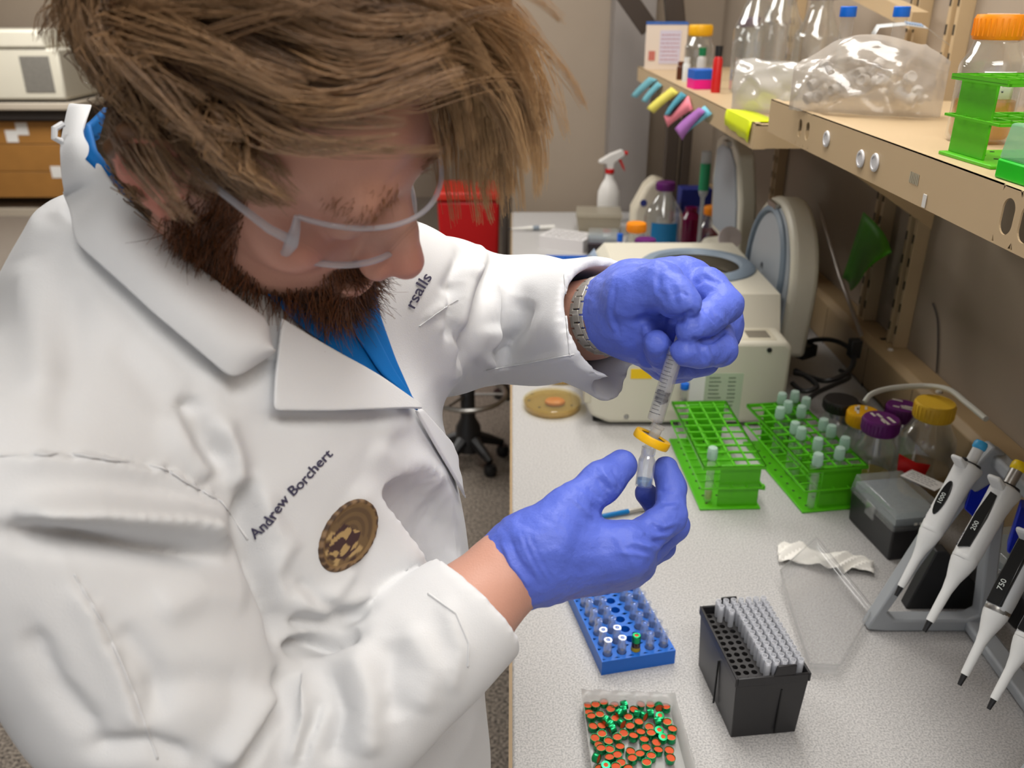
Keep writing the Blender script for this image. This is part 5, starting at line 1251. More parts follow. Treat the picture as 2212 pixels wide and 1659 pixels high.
# ---------------------------------------------------------------- collar, lapel, shirt front laid on the coat
def pl_eval(pl, t):
    pl = np.array(pl, float); L = np.linalg.norm(np.diff(pl[:, :2], axis=0), axis=1); c = np.concatenate([[0], np.cumsum(L)])/L.sum()
    return np.array([np.interp(t, c, pl[:, k]) for k in range(pl.shape[1])])
def sheet(name, A, B, off, m, nu=24, nv=12, th=.0022, bul=0, parent=None, edge=None):
    """cloth panel between two photo polylines; points with a third number carry their own distance, others lie on the coat"""
    V = []
    for i in range(nu+1):
        a, b = pl_eval(A, i/nu), pl_eval(B, i/nu)
        def p3(q):
            if len(q) > 2 and q[2] > .45: return P(q[0], q[1], q[2])
            h = cast0(q[0], q[1], off)
            return h[0] if h else P(q[0], q[1], .57)
        if len(a) > 2 or len(b) > 2:
            pa, pb = p3(a), p3(b)
            for j in range(nv+1):
                s = j/nv; p = pa*(1-s)+pb*s; px_, f_ = proj(p)
                h = cast0(px_[0], px_[1], off)
                p = p+(CAM-p)/np.linalg.norm(CAM-p)*bul*math.sin(math.pi*s)
                if h and np.linalg.norm(h[0]-CAM) < np.linalg.norm(p-CAM): p = h[0]
                V.append(p)
        else:
            for j in range(nv+1):
                q = a*(1-j/nv)+b*(j/nv); h = cast0(q[0], q[1], off); V.append(h[0] if h else (V[-1] if V else P(q[0], q[1], .6)))
    V = np.array(V); Q = np.array([(i*(nv+1)+j, (i+1)*(nv+1)+j, (i+1)*(nv+1)+j+1, i*(nv+1)+j+1) for i in range(nu) for j in range(nv)])
    V = relax_grid(V, nu+1, nv+1, 2)
    o = pobj(name, V, Q, m, parent); x = o.modifiers.new('s', 'SOLIDIFY'); x.thickness = th; x.offset = 0
    x = o.modifiers.new('b', 'SUBSURF'); x.levels = x.render_levels = 1
    return o
def relax_grid(V, a, b, it):
    G = V.reshape(a, b, 3).copy()
    for _ in range(it):
        H = G.copy(); H[1:-1, 1:-1] = .5*G[1:-1, 1:-1]+.125*(G[2:, 1:-1]+G[:-2, 1:-1]+G[1:-1, 2:]+G[1:-1, :-2]); G = H
    return G.reshape(-1, 3)
m_shirt = mat('cobalt blue shirt', S(0, 108, 186), .7, spec=.3, bump=.1, bscale=900)
sheet('shirt_front', [(540, 610), (640, 706), (760, 792), (884, 884)], [(800, 590), (812, 680), (846, 780), (893, 890)], .004, m_shirt, 20, 14)
sheet('shirt_placket', [(712, 640), (752, 726), (806, 812), (884, 882)], [(752, 626), (790, 712), (836, 806), (889, 886)], .007, m_shirt, 16, 5)
coat_l = sheet('lapel', [(588, 690), (700, 758), (800, 822), (886, 885)], [(582, 752), (574, 820), (571, 888), (700, 893), (886, 889)], .011, m_coat, 26, 14, .003, parent=None)
sheet('collar', [(200, 226, .640), (176, 288, .575), (245, 398, .540), (372, 528, .530), (480, 617, .535), (577, 690, .55), (584, 752, .555)],
      [(150, 222, .650), (130, 318, .590), (138, 420, 0), (195, 552, 0), (330, 692, 0), (484, 824, 0), (576, 758, 0)], .012, m_coat, 34, 12, .003, .012)
sheet('front_placket', [(887, 888), (940, 982), (1000, 1082), (1060, 1186)], [(900, 884), (980, 972), (1040, 1074), (1082, 1180)], .004, m_coat, 24, 5, .003)
# seam lines as fine raised stitching
def seam(name, pl, r=.0007, m=None, off=.0004, n=60):
    pts = []
    for i in range(n+1):
        q = pl_eval(pl, i/n); h = cast(q[0], q[1], off)
        if h: pts.append(h[0])
    mb = MB().tube([tuple(p) for p in pts], r, 6); V = np.array(mb.v); 
    me = bpy.data.meshes.new(name); me.from_pydata(mb.v, [], mb.f); o = obj(name, me, m or m_coat, None, 0, 180); o.parent = man; o.matrix_parent_inverse = MI; return o
seam('seam', [(0, 985), (150, 980), (350, 1010), (480, 1085), (536, 1165)]); seam('seam', [(160, 1240), (230, 1360), (290, 1500), (340, 1640)]); pass
seam('seam', [(1045, 800), (1150, 783), (1240, 765)], .0006); seam('seam', [(905, 705), (960, 665), (990, 648)], .0005); seam('seam', [(1220, 592), (1222, 680), (1232, 770)], .0008); seam('seam', [(925, 1282), (985, 1325), (1012, 1390), (1010, 1440)], .0008)
for (x, y) in ((1059, 1165), (1022, 1098)):
    h = cast(x, y, .001)
    if h:
        mb = MB().lathe([(0, 0), (.006, 0), (.0065, .0012), (.005, .0022), (0, .0018)], 16).xf(frame(h[0], h[1])); me = bpy.data.meshes.new('button'); me.from_pydata(mb.v, [], mb.f)
        o = obj('button', me, WHITE); o.parent = man; o.matrix_parent_inverse = MI
# ---------------------------------------------------------------- embroidered lettering and round badge
def stitch(name, mb2, A, B, up, m, off=.0012, parent=None, sag=None):
    """lay flat lettering (x along, y up) onto the coat between photo points A and B"""
    xs = [v[0] for v in mb2.v]; w = max(xs)-min(xs); x0 = min(xs); V = []
    for v in mb2.v:
        s = (v[0]-x0)/w; q = pl_eval(A, s); t0 = pl_eval(A, min(1, s+.02))-pl_eval(A, max(0, s-.02)); t0 /= np.linalg.norm(t0); nrm = np.array([t0[1], -t0[0]])
        p = q+nrm*v[1]*B*(1+(up*s)); h = cast(p[0], p[1], off+v[2]); V.append(h[0] if h else np.array([0, 0, 0]))
    me = bpy.data.meshes.new(name); me.from_pydata([tuple(v) for v in V], [], mb2.f)
    o = obj(name, me, m, None, 0, 0); o.parent = man; o.matrix_parent_inverse = MI; return o
m_thread = mat('navy thread', S(62, 58, 84), .7)
tb = text_mb('Andrew Borchert', 1.0, None, 0, .016); 
def fine(mb, it=2):
    bm = bmesh.new(); me = bpy.data.meshes.new('x'); me.from_pydata(mb.v, [], mb.f); bm.from_mesh(me); bmesh.ops.triangulate(bm, faces=bm.faces)
    bmesh.ops.subdivide_edges(bm, edges=[e for e in bm.edges if e.calc_length() > .2], cuts=2); bmesh.ops.triangulate(bm, faces=bm.faces)
    r = MB(); r.add([tuple(v.co) for v in bm.verts], [tuple(v.index for v in f.verts) for f in bm.faces]); bm.free(); bpy.data.meshes.remove(me); return r
tb = fine(tb)
stitch('embroidered_name', tb, [(552, 1165), (585, 1135), (610, 1095), (628, 1075), (660, 1045), (690, 1010), (718, 982)], 32, -.12, m_thread)
stitch('embroidered_logo', fine(text_mb('rsalls', 1.0, None, 0, .010)), [(893, 668), (905, 645), (918, 622), (932, 600)], 34, .0, m_thread)
# badge: oval patch with stitched rim
bc, bx, by = np.array([750, 1157.]), np.array([42., -76.]), np.array([47., 23.])
m_badge = bpy.data.materials.new('brown and gold embroidery'); m_badge.use_nodes = True
nt = m_badge.node_tree; bb = nt.nodes['Principled BSDF']; bb.inputs['Roughness'].default_value = .7
at_ = nt.nodes.new('ShaderNodeAttribute'); at_.attribute_name = 'tint'; nt.links.new(at_.outputs['Color'], bb.inputs['Base Color'])
V = []; Cc = []; rings, seg_ = 26, 64
def bcol(r, a):
    x, y = r*math.cos(a), r*math.sin(a)       # x to the top of the badge
    if r > .9: c = S(70, 50, 34) if int(a*20/math.pi) % 2 else S(130, 102, 72)
    elif r > .84: c = S(126, 98, 62)
    else:
        c = S(112, 88, 58)
        if x > .15 and int((r*9)) % 2 == 0: c = S(96, 74, 50)
        v = math.sin(x*9+3*math.sin(y*7))+math.sin(y*11-2*x*5)
        if -.62 < x < .22 and abs(y+.05) < .55-.4*abs(x+.2):
            c = S(64, 40, 40) if v > -.2 else S(176, 146, 96)
        elif x < -.1 and v > .5: c = S(178, 148, 100)
        elif x < -.1 and v < -1: c = S(70, 48, 38)
    return c[:3]
for i in range(rings+1):
    for j in range(seg_):
        r = i/rings; a = 2*math.pi*j/seg_; q = bc+bx*r*math.cos(a)+by*r*math.sin(a); h = cast(q[0], q[1], .0022+(.0012 if .88 < r < .99 else 0)+(.0004*math.sin(a*40) if r > .88 else 0)-(.002 if r >= 1 else 0)); V.append(h[0]); Cc.append(bcol(r, a))
Q = np.array([(i*seg_+j, i*seg_+(j+1) % seg_, (i+1)*seg_+(j+1) % seg_, (i+1)*seg_+j) for i in range(rings) for j in range(seg_)])
me = npmesh('badge', np.array(V), Q); vcol(me, np.array(Cc)); o = obj('badge', me, m_badge, None, 0, 180); o.parent = man; o.matrix_parent_inverse = MI; o['label'] = 'round brown and gold embroidered badge'
# ---------------------------------------------------------------- head (local: x to his right, y forward, z up; origin between the ears)
HT = np.array([-.157, .553, 1.634]); HR = np.array([[-.451, .794, .408], [-.816, -.18, -.55], [-.363, -.581, .728]])
u_, s_, v_ = np.linalg.svd(HR); HR = u_@v_
def H2W(p): return np.asarray(p)@HR.T+HT
def W2H(p): return (np.asarray(p)-HT)@HR
Hd = Field((-.11, -.16, -.21), (.115, .155, .165), .0021)
Hd.ell((0, -.014, .052), (.077, .100, .084), 0)
Hd.ell((0, .036, .045), (.066, .060, .060), .02); Hd.ell((0, .040, -.03), (.060, .056, .082), .02)
for s in (-1, 1):
    Hd.cone((s*.054, .002, -.045), (s*.014, .080, -.098), .020, .020, .02); Hd.ell((s*.046, .060, -.012), (.024, .026, .022), .015)
    Hd.ell((s*.033, .106, .016), (.019, .016, .013), .012, sub=True); Hd.ell((s*.031, .082, .015), (.015, .0145, .0145), .003)
    Hd.cone((s*.020, .0955, .013), (s*.040, .090, .012), .0030, .0030, .002)
    Hd.ell((s*.0135, .108, -.030), (.0085, .011, .009), .005)
Hd.cone((-.034, .088, .036), (.034, .088, .036), .013, .013, .012)
Hd.chain([(0, .094, .028), (0, .110, .0), (0, .1215, -.022)], [.0085, .0095, .0125], .006); Hd.chain([(0, .086, .028), (0, .096, .0), (0, .103, -.022)], [.009, .0125, .0145], .010)
Hd.ell((0, .098, -.058), (.026, .012, .006), .005); Hd.ell((0, .096, -.070), (.023, .013, .007), .005); Hd.ell((0, .082, -.098), (.026, .022, .020), .015)
NB = W2H(np.array([-.222, .628, 1.47]))
Hd.cone((0, -.022, -.035), NB, .060, .066, .03)
for s in (1, -1):
    rim = [(.073, .006, .014), (.080, .004, .030), (.086, -.010, .038), (.090, -.024, .032), (.091, -.031, .014), (.086, -.026, -.006), (.079, -.014, -.022), (.075, -.004, -.030)]
    Hd.ell((s*.079, -.012, .006), (.0045, .017, .028), .004)
    Hd.chain([(s*a, b, c) for a, b, c in rim], [.0042, .0046, .0048, .0048, .0046, .0046, .0055, .0065], .003)
    Hd.chain([(s*.081, -.004, .024), (s*.084, -.018, .014), (s*.081, -.018, -.008)], [.0034, .0036, .0034], .003); Hd.cone((s*.076, .006, .004), (s*.077, .003, -.006), .0046, .0046, .003)
    Hd.ell((s*.083, -.009, .0), (.006, .007, .009), .004, sub=True)
HV, HQ = Hd.mesh(); HV = relax(HV, HQ, 1); HN = vnormals(HV, HQ)
def hairline(x, y, z):
    """>0 where scalp hair grows"""
    front = (z-.090)-(.088-y)*-.25*0+np.where(y > .03, -(y-.03)*.25, 0)+np.where(np.abs(x) > .045, (np.abs(x)-.045)*-.6, 0)*(y > .04)
    side = (z-.030)+(.025-y)*.75
    back = np.where(y < -.015, (z+.075)+(-y-.02)*.1, -1)
    ear = (np.abs(x) > .072) & ((y-.0)**2/.028**2+(z-.002)**2/.040**2 < 1)
    h = np.where(y > .035, np.minimum(front, side+.02), np.maximum(np.where(y > -.015, side, -1), back))
    return np.where(ear, -1, h)
skin = np.array(S(204, 152, 132)[:3]); red = np.array(S(198, 116, 100)[:3]); brn = np.array(S(96, 66, 44)[:3])
x, y, z = HV.T; hl = hairline(x, y, z)
def beardm(x, y, z):
    ax = np.abs(x)
    jaw = np.clip((-.012-.80*np.clip(y, 0, .060)-z)/.010, 0, 1)*np.clip((y+.004)/.012, 0, 1)*np.clip((z+.135)/.01, 0, 1)
    cheek = np.clip((ax-.050)/.008, 0, 1)*np.clip((.040-y)/.01, 0, 1)*np.clip((y-.006)/.01, 0, 1)*np.clip((.030-z)/.01, 0, 1)*np.clip((z+.07)/.01, 0, 1)
    mou = np.clip((.034-ax)/.006, 0, 1)*np.clip((y-.082)/.006, 0, 1)*np.clip((-.038-z)/.004, 0, 1)*np.clip((z+.058)/.004, 0, 1)
    lips = ((ax/.022)**2+((z+.063)/.008)**2 < 1) & (y > .09)
    return np.where(lips, 0, np.clip(jaw+cheek+mou, 0, 1))
bm_ = beardm(x, y, z)
rd_ = np.clip(np.exp(-((np.abs(x)-.042)**2+(y-.07)**2+(z+.01)**2)/.0006)+np.exp(-((x)**2+(y-.12)**2+(z+.025)**2)/.0004)+np.where(np.abs(x) > .079, 1, 0)*.9, 0, 1)*.7
col = skin*(1-rd_[:, None])+red*rd_[:, None]
col = col*(1+.05*sm_noise(HV, 2, 180))[:, None]
hw = np.clip(hl/.008, 0, 1)*(y < .1); col = col*(1-hw[:, None])+brn*hw[:, None]; col = col*(1-.75*bm_[:, None])+brn*.9*.75*bm_[:, None]
HW = H2W(HV)
m_skin = use_vcol(mat('freckled skin', S(206, 148, 126), .45, spec=.4, bump=.15, bscale=700))
# rest of the body: neck, trunk, arms, legs in one mesh with the head
Bd = Field((-.50, .22, .0), (.22, 1.02, 1.56), .0085)
Bd.loft([.80, 1.0, 1.2, 1.35, 1.45, 1.5], [-.215, -.21, -.21, -.22, -.23, -.232], [.63, .62, .615, .618, .622, .624], [.15, .15, .15, .15, .12, .07], [.11, .115, .11, .10, .085, .07], FD, 0)
Bd.chain([RSH, RELB, RCUFF, RWR, P(1125, 1212, .664)], [.050, .042, .034, .0285, .027], .02); Bd.chain([LSH, LELB, LCUFF-ld*.01, LWR+ld*.02], [.050, .042, .034, .030], .02)
Bd.cone(np.array([-.23, .625, 1.45]), HT+HR@np.array([0, -.03, -.05]), .06, .055, .02)
for sgn in (1, -1):
    hp = np.array([-.215+LD[0]*.09*sgn, .63+LD[1]*.09*sgn, .86]); an = np.array([hp[0]-.0, hp[1], .06]); Bd.chain([hp, hp*.5+an*.5+np.array([.02, -.01, .02]), an], [.085, .062, .045], .03)
    Bd.chain([an+np.array([-.02, .01, -.01]), an+np.array([FD[0]*.15, FD[1]*.15, -.022])], [.040, .034], .02)
BV, BQ = Bd.mesh(); BV = relax(BV, BQ, 2)
AV = np.concatenate([HW, BV]); AQ = np.concatenate([HQ, BQ+len(HW)])
cb = np.tile(skin, (len(BV), 1))*(1+.05*sm_noise(BV, 4, 60))[:, None]
body = pobj('body', AV, AQ, m_skin); vcol(body.data, np.concatenate([col, cb])); 
# trousers and shoes
T_ = Field((-.50, .30, .0), (.12, .95, 1.0), .008)
T_.loft([.74, .85, .97], [-.215]*3, [.63]*3, [.165, .165, .16], [.125, .125, .12], FD, 0)
for sgn in (1, -1):
    hp = np.array([-.215+LD[0]*.09*sgn, .63+LD[1]*.09*sgn, .86]); an = np.array([hp[0], hp[1], .09]); T_.chain([hp, hp*.5+an*.5+np.array([.02, -.01, .02]), an], [.098, .080, .068], .03)
V, Q = T_.mesh(); pobj('trousers', relax(V, Q, 3), Q, mat('charcoal trousers', S(48, 46, 46), .8))
for sgn in (1, -1):
    an = np.array([-.215+LD[0]*.09*sgn, .63+LD[1]*.09*sgn, .06]); Sh = Field(an-np.array([.16, .2, .06]), an+np.array([.28, .16, .08]), .006)
    Sh.chain([an+np.array([-.03, .02, -.012]), an+np.array([FD[0]*.17, FD[1]*.17, -.02])], [.048, .043], .02); Sh.cone(an, an+np.array([0, 0, .03]), .050, .046, .02); Sh.cut((0, 0, .004), (0, 0, -1))
    V, Q = Sh.mesh(); pobj('shoe', relax(V, Q, 2), Q, mat('black leather shoe', S(30, 28, 28), .4))
# shirt collar round the neck
ring = []
nb = H2W(np.array([0, -.03, -.06])); nb2 = np.array([-.225, .63, 1.48]); axn = (nb-nb2)/np.linalg.norm(nb-nb2)
ex = np.cross([0, 0, 1.], axn); ex /= np.linalg.norm(ex); ey = np.cross(axn, ex)
pts = [(P(232, 232, .60), P(215, 300, .595)), (P(196, 268, .585), P(180, 320, .58)), (P(212, 330, .56), P(190, 352, .555)), (P(252, 392, .552), P(240, 410, .545)), (P(330, 480, .552), P(318, 500, .545)), (P(420, 560, .555), P(405, 585, .55)), (P(520, 630, .57), P(505, 665, .565))]
V = []
for i in range(25):
    t_ = i/24*(len(pts)-1); k = min(int(t_), len(pts)-2); f_ = t_-k; f_ = f_*f_*(3-2*f_)
    a = pts[k][0]*(1-f_)+pts[k+1][0]*f_; b = pts[k][1]*(1-f_)+pts[k+1][1]*f_
    for j in range(4): V.append(a*(1-j/3)+b*j/3)
Q = np.array([(i*4+j, (i+1)*4+j, (i+1)*4+j+1, i*4+j+1) for i in range(24) for j in range(3)])
o = pobj('shirt_collar', np.array(V), Q, m_shirt); x_ = o.modifiers.new('s', 'SOLIDIFY'); x_.thickness = .003
# hang loop at the nape
lp = [P(135, 268, .575), P(118, 278, .57), P(117, 298, .57), P(132, 305, .575)]
mb = MB().tube([tuple(p) for p in lp], .0022, 8); me = bpy.data.meshes.new('hang_loop'); me.from_pydata(mb.v, [], mb.f); o = obj('hang_loop', me, m_coat); o.parent = man; o.matrix_parent_inverse = MI
# ---------------------------------------------------------------- strands
def strands(name, paths, rads, cols, m):
    """paths: (n, k, 3) world points; each becomes a thin three-sided tapering hair"""
    n, k, _ = paths.shape
    T = np.gradient(paths, axis=1); T /= np.linalg.norm(T, axis=2, keepdims=True)+1e-12
    ref = np.array([.3, .5, .81]); A = np.cross(T, ref); A /= np.linalg.norm(A, axis=2, keepdims=True)+1e-12; B = np.cross(T, A)
    tp = np.linspace(1, .25, k)[None, :, None]*rads[:, None, None]
    V = np.stack([paths+tp*(A*math.cos(a)+B*math.sin(a)) for a in (0, 2.094, 4.189)], 2).reshape(-1, 3)
    base = (np.arange(n)[:, None]*k+np.arange(k-1)[None, :]).ravel()*3
    Q = np.concatenate([np.stack([base+a, base+(a+1) % 3, base+3+(a+1) % 3, base+3+a], 1) for a in range(3)])
    o = pobj(name, V, Q, m); C_ = np.repeat(cols[:, None, :], k, 1)
    if cols.ndim == 3: C_ = cols
    vcol(o.data, np.repeat(C_.reshape(-1, 3), 3, 0)); return o
rng = np.random.RandomState(11)
def roots(w, n):
    """random points on the head mesh with density w per vertex"""
    tri = np.concatenate([HQ[:, [0, 1, 2]], HQ[:, [0, 2, 3]]]); a, b, c = HV[tri[:, 0]], HV[tri[:, 1]], HV[tri[:, 2]]
    ar = np.linalg.norm(np.cross(b-a, c-a), axis=1)*w[tri].mean(1); f = rng.choice(len(tri), n, p=ar/ar.sum()); r1, r2 = rng.rand(n, 1)**.5, rng.rand(n, 1)
    Pn = a[f]*(1-r1)+b[f]*r1*(1-r2)+c[f]*r1*r2; Nn = HN[tri[f, 0]]; return Pn, Nn
m_hair = use_vcol(mat('brown blond hair', S(120, 84, 54), .36, spec=.6)); m_hair.node_tree.nodes['Principled BSDF'].inputs['Anisotropic'].default_value = .4
grav = HR.T@np.array([0, 0, -1.0])
CC, CR = np.array([0, -.014, .052]), np.array([.077, .100, .084])
def grow(Pr, Nr, length, steps, lift, flow, g, layer, seed):
    n = len(Pr); X = Pr.copy(); out = [X.copy()]; D = Nr*lift[:, None]+flow(Pr); D /= np.linalg.norm(D, axis=1)[:, None]
    ds = (length/steps)[:, None]
    for s in range(steps):
        fl = flow(X); D = D+.40*(1-.75*(s/steps)*np.clip(g*3, 0, 1))[:, None]*fl+g[:, None]*grav*((s+1)/steps)**1.3*.9; D /= np.linalg.norm(D, axis=1)[:, None]
        X = X+D*ds
        for c_, r_ in ((CC, CR), (np.array([0, .036, .045]), np.array([.066, .060, .060])), (np.array([0, .04, -.02]), np.array([.062, .056, .07]))):
            q = (X-c_)/(r_+layer[:, None]); l = np.linalg.norm(q, axis=1); m = l < 1
            X[m] = (c_+(q/l[:, None])*(r_+layer[:, None]))[m]
        out.append(X.copy())
    return np.stack(out, 1)
def top_flow(X):
    x_, y_, z_ = X.T
    F_ = np.stack([-.72+.22*np.sin(y_*30+x_*14), .74+.20*np.sin(x_*35-y_*12), .0*x_], 1)
    fr2 = (np.clip((y_-.035)/.02, 0, 1)*np.clip((x_+.01)/.02, 0, 1))[:, None]; F_ = F_*(1-fr2)+np.stack([-.95+0*x_, .12+0*x_, .12+0*x_], 1)*fr2
    # behind the crown the hair turns down the back of the head, at the temples it runs forward
    back = np.clip((-.050-y_)/.03, 0, 1)[:, None]; F_ = F_*(1-back)+np.stack([.2*np.sign(x_), -.05+0*x_, -1.0+0*x_], 1)*back
    side = np.clip((x_-.052)/.014, 0, 1)[:, None]*np.clip((.085-z_)/.03, 0, 1)[:, None]*(1-back)
    F_ = F_*(1-side)+np.stack([.0*x_, .95+0*x_, -.22+.25*np.sin(z_*90)], 1)*side
    sl_ = np.clip((-x_-.05)/.02, 0, 1)[:, None]*(1-back); F_ = F_*(1-sl_)+np.stack([-.05+0*x_, .75+0*x_, -.65+0*x_], 1)*sl_
    n_ = (X-CC)/CR**2; n_ /= np.linalg.norm(n_, axis=1)[:, None]; F_ = F_-n_*(F_*n_).sum(1)[:, None]*.9
    return F_/(np.linalg.norm(F_, axis=1)[:, None]+1e-9)
w = np.clip(hl/.006, 0, 1)*(HV[:, 2] > -.085)
ng = 900
w = w*(1+1.6*((HV[:, 1] > .0) & (HV[:, 0] < .035) & (HV[:, 2] > .075)))
Gp, Gn = roots(w, ng)
top_ = Gp[:, 2] > .075; frl = (Gp[:, 1] > .0) & (Gp[:, 0] < .030) & top_
glen = np.where(top_, rng.uniform(.07, .115, ng), np.where(Gp[:, 1] < -.03, rng.uniform(.04, .075, ng), rng.uniform(.030, .060, ng)))
glen = np.where(frl, rng.uniform(.085, .158, ng), glen)
sidr = (Gp[:, 0] > .045) & (Gp[:, 2] < .085) & (Gp[:, 1] > -.03); glen = np.where(sidr, rng.uniform(.018, .040, ng), glen)
bk = (Gp[:, 1] < -.05); glen = np.where(bk, rng.uniform(.025, .050, ng), glen); glen = np.where((Gp[:, 2] < .02) & (Gp[:, 0] > .03), rng.uniform(.010, .022, ng), glen)
lay = rng.uniform(.003, .026, ng)*np.where(Gp[:, 2] > .06, 1, .45)*np.where(bk, .45, 1)
gv = np.where(frl, rng.uniform(.15, 1.15, ng), .04)
wob = rng.normal(size=(ng, 3))*.15
def cl_flow(X):
    f_ = top_flow(X)
    if len(X) == ng: f_ = f_+wob
    return f_/np.linalg.norm(f_, axis=1)[:, None]
gp = grow(Gp, Gn, glen, 11, rng.uniform(.2, .7, ng)*np.where(bk | sidr, .4, 1)+.5*frl, cl_flow, gv, lay, 1)
per = 20; n = ng*per
gi = np.repeat(np.arange(ng), per); wid = rng.uniform(.0035, .0085, ng)[gi]
off = rng.normal(size=(n, 3))*wid[:, None]*.6; kk = gp.shape[1]; sp = np.linspace(0, 1, kk)
paths = gp[gi]+off[:, None, :]*(1-.62*sp[None, :, None]**1.2)+(.0012*np.sin(sp[None, :]*rng.uniform(4, 9, (n, 1))+rng.uniform(0, 6, (n, 1))))[:, :, None]*rng.normal(size=(n, 1, 3))
# keep roots on the scalp
q = (paths-CC)/(CR+.001); l = np.linalg.norm(q, axis=2, keepdims=True); paths = np.where(l < 1, CC+q/l*(CR+.001), paths)
ft = np.clip((Gp[gi, 1]+.03)/.09, 0, 1)*np.clip((Gp[gi, 2]-.05)/.04, 0, 1)*np.clip((.05-Gp[gi, 0])/.06, 0, 1)  # front-left locks turn golden, painting in the light that falls there
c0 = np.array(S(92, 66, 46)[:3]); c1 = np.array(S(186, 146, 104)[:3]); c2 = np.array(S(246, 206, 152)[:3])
tone = np.clip(rng.rand(ng)[gi]*.75+rng.rand(n)*.35+ft*.35+(lay[gi]-.014)*16-.22, 0, 1)  # outer strands lighter, inner ones darker: highlight and shade put into the tint
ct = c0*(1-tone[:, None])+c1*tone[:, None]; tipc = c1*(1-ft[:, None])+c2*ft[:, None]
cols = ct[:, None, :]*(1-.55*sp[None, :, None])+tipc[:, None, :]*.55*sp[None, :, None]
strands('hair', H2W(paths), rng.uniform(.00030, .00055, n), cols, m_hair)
# beard
def bflow(X):
    x_, y_, z_ = X.T; return np.stack([.25*np.sign(x_)+0*x_, .25+0*x_, -.8+0*x_], 1)
Pr, Nr = roots(bm_**1.0*np.where(HV[:, 2] > -.125, 1, .0), 9500); n = len(Pr)
ln_ = rng.uniform(.010, .024, n)*np.where((np.abs(Pr[:, 0]) > .05) & (Pr[:, 2] > -.03), .55, 1)*np.where((Pr[:, 2] > -.058) & (Pr[:, 1] > .085), .6, 1)
D = Nr*rng.uniform(.5, 1.1, (n, 1))+bflow(Pr)*.8+rng.normal(size=(n, 3))*.28; D /= np.linalg.norm(D, axis=1)[:, None]
cur = rng.normal(size=(n, 3))*.5; ks = np.linspace(0, 1, 6)
paths = Pr[:, None, :]+D[:, None, :]*(ln_[:, None]*ks)[:, :, None]+(cur+bflow(Pr)*.5)[:, None, :]*(ln_[:, None]*ks**2*.35)[:, :, None]
tb_ = rng.rand(n)[:, None]; cols = np.array(S(62, 38, 24)[:3])*(1-tb_)+np.array(S(142, 84, 44)[:3])*tb_
strands('beard', H2W(paths), rng.uniform(.00025, .00042, n), cols, m_hair)
# eyebrows
wb = np.exp(-((HV[:, 2]-.040)/.006)**2)*(HV[:, 1] > .07)*np.clip((np.abs(HV[:, 0])-.010)/.004, 0, 1)*np.clip((.052-np.abs(HV[:, 0]))/.004, 0, 1)
for sd in (1, -1):
    Pr, Nr = roots(wb*(HV[:, 0]*sd > 0)+1e-12, 170); n = len(Pr)
    D = Nr*.4+np.stack([np.sign(Pr[:, 0]), 0*Pr[:, 0], .2+0*Pr[:, 0]], 1)+rng.normal(size=(n, 3))*.2; D /= np.linalg.norm(D, axis=1)[:, None]
    paths = Pr[:, None, :]+D[:, None, :]*(rng.uniform(.005, .010, n)[:, None]*ks)[:, :, None]; strands('eyebrow', H2W(paths), np.full(n, .00022), np.tile(np.array(S(166, 120, 88)[:3]), (n, 1)), m_hair)
# ---------------------------------------------------------------- safety glasses
m_lens = clear('clear lens', (.985, .985, .985), .02, (.9, .9, .9), .25, .02, 1.15); m_fr = clear('clear frame plastic', (.94, .95, .97), .42, S(236, 236, 242)[:3], 1, .08, 1.5)
def hpart(name, mb, m, parent, **k):
    V = H2W(np.array(mb.v)); me = bpy.data.meshes.new(name); me.from_pydata([tuple(v) for v in V], [], mb.f); o = obj(name, me, m, None, 0, 50, **k); o.parent = parent; o.matrix_parent_inverse = MI; return o
gl = hpart('safety_glasses', MB().tube([(.073*math.sin(a), .020+.098*math.cos(a)*1.0, .030+.002*math.cos(2*a)) for a in np.linspace(-1.05, 1.05, 30)], .0016, 8), m_fr, man)
lens = MB(); vs = []
for i in range(31):
    a = -1.05+2.1*i/30
    for j in range(7):
        s = j/6; low_ = -.010; vs.append((.074*math.sin(a)*(1-.04*s), .020+.098*math.cos(a)-.004*s, .030*(1-s)+low_*s))
lens.add(vs, [(i*7+j, (i+1)*7+j, (i+1)*7+j+1, i*7+j+1) for i in range(30) for j in range(6)])
o = hpart('lens', lens, m_lens, gl, solid=.0018); o.matrix_parent_inverse = Matrix.Identity(4)
o = hpart('lower_rim', MB().tube([(.072*math.sin(a), .016+.098*math.cos(a), -.012) for a in np.linspace(-1.05, 1.05, 30)], [.0022]*30, 8), m_fr, gl); o.matrix_parent_inverse = Matrix.Identity(4)
for s in (1, -1):
    o = hpart('temple', MB().tube([(s*.066, .074, .012), (s*.074, .060, .018), (s*.078, .03, .024), (s*.080, .0, .030), (s*.080, -.012, .030), (s*.082, -.03, .012)], [.0030, .0026, .0019, .0015, .0014, .0012], 8), m_fr, gl); o.matrix_parent_inverse = Matrix.Identity(4)
    o = hpart('hinge', MB().tube([(s*.0622, .064, -.012), (s*.0655, .070, -.002), (s*.068, .072, .012), (s*.0665, .071, .022), (s*.0632, .068, .029)], [.0022, .0030, .0042, .0030, .0018], 8), m_fr, gl); o.matrix_parent_inverse = Matrix.Identity(4)
# ---------------------------------------------------------------- gloves
m_glove = mat('periwinkle nitrile', S(92, 112, 212), .46, spec=.32, bump=.3, bscale=320)
def glove(name, Fd, folds, label, parent=None):
    V, Q = Fd.mesh(); V = relax(V, Q, 1); N = vnormals(V, Q)
    for pl, a, w_, kd in folds: V = fold(V, N, pl, a, w_, kd)
    V = V+N*(sm_noise(V, 9, 330)*.00032+sm_noise(V, 12, 140)*.00050+sm_noise(V, 15, 560)*.00012)[:, None]
    o = pobj(name, V, Q, m_glove); o['label'] = label; return o
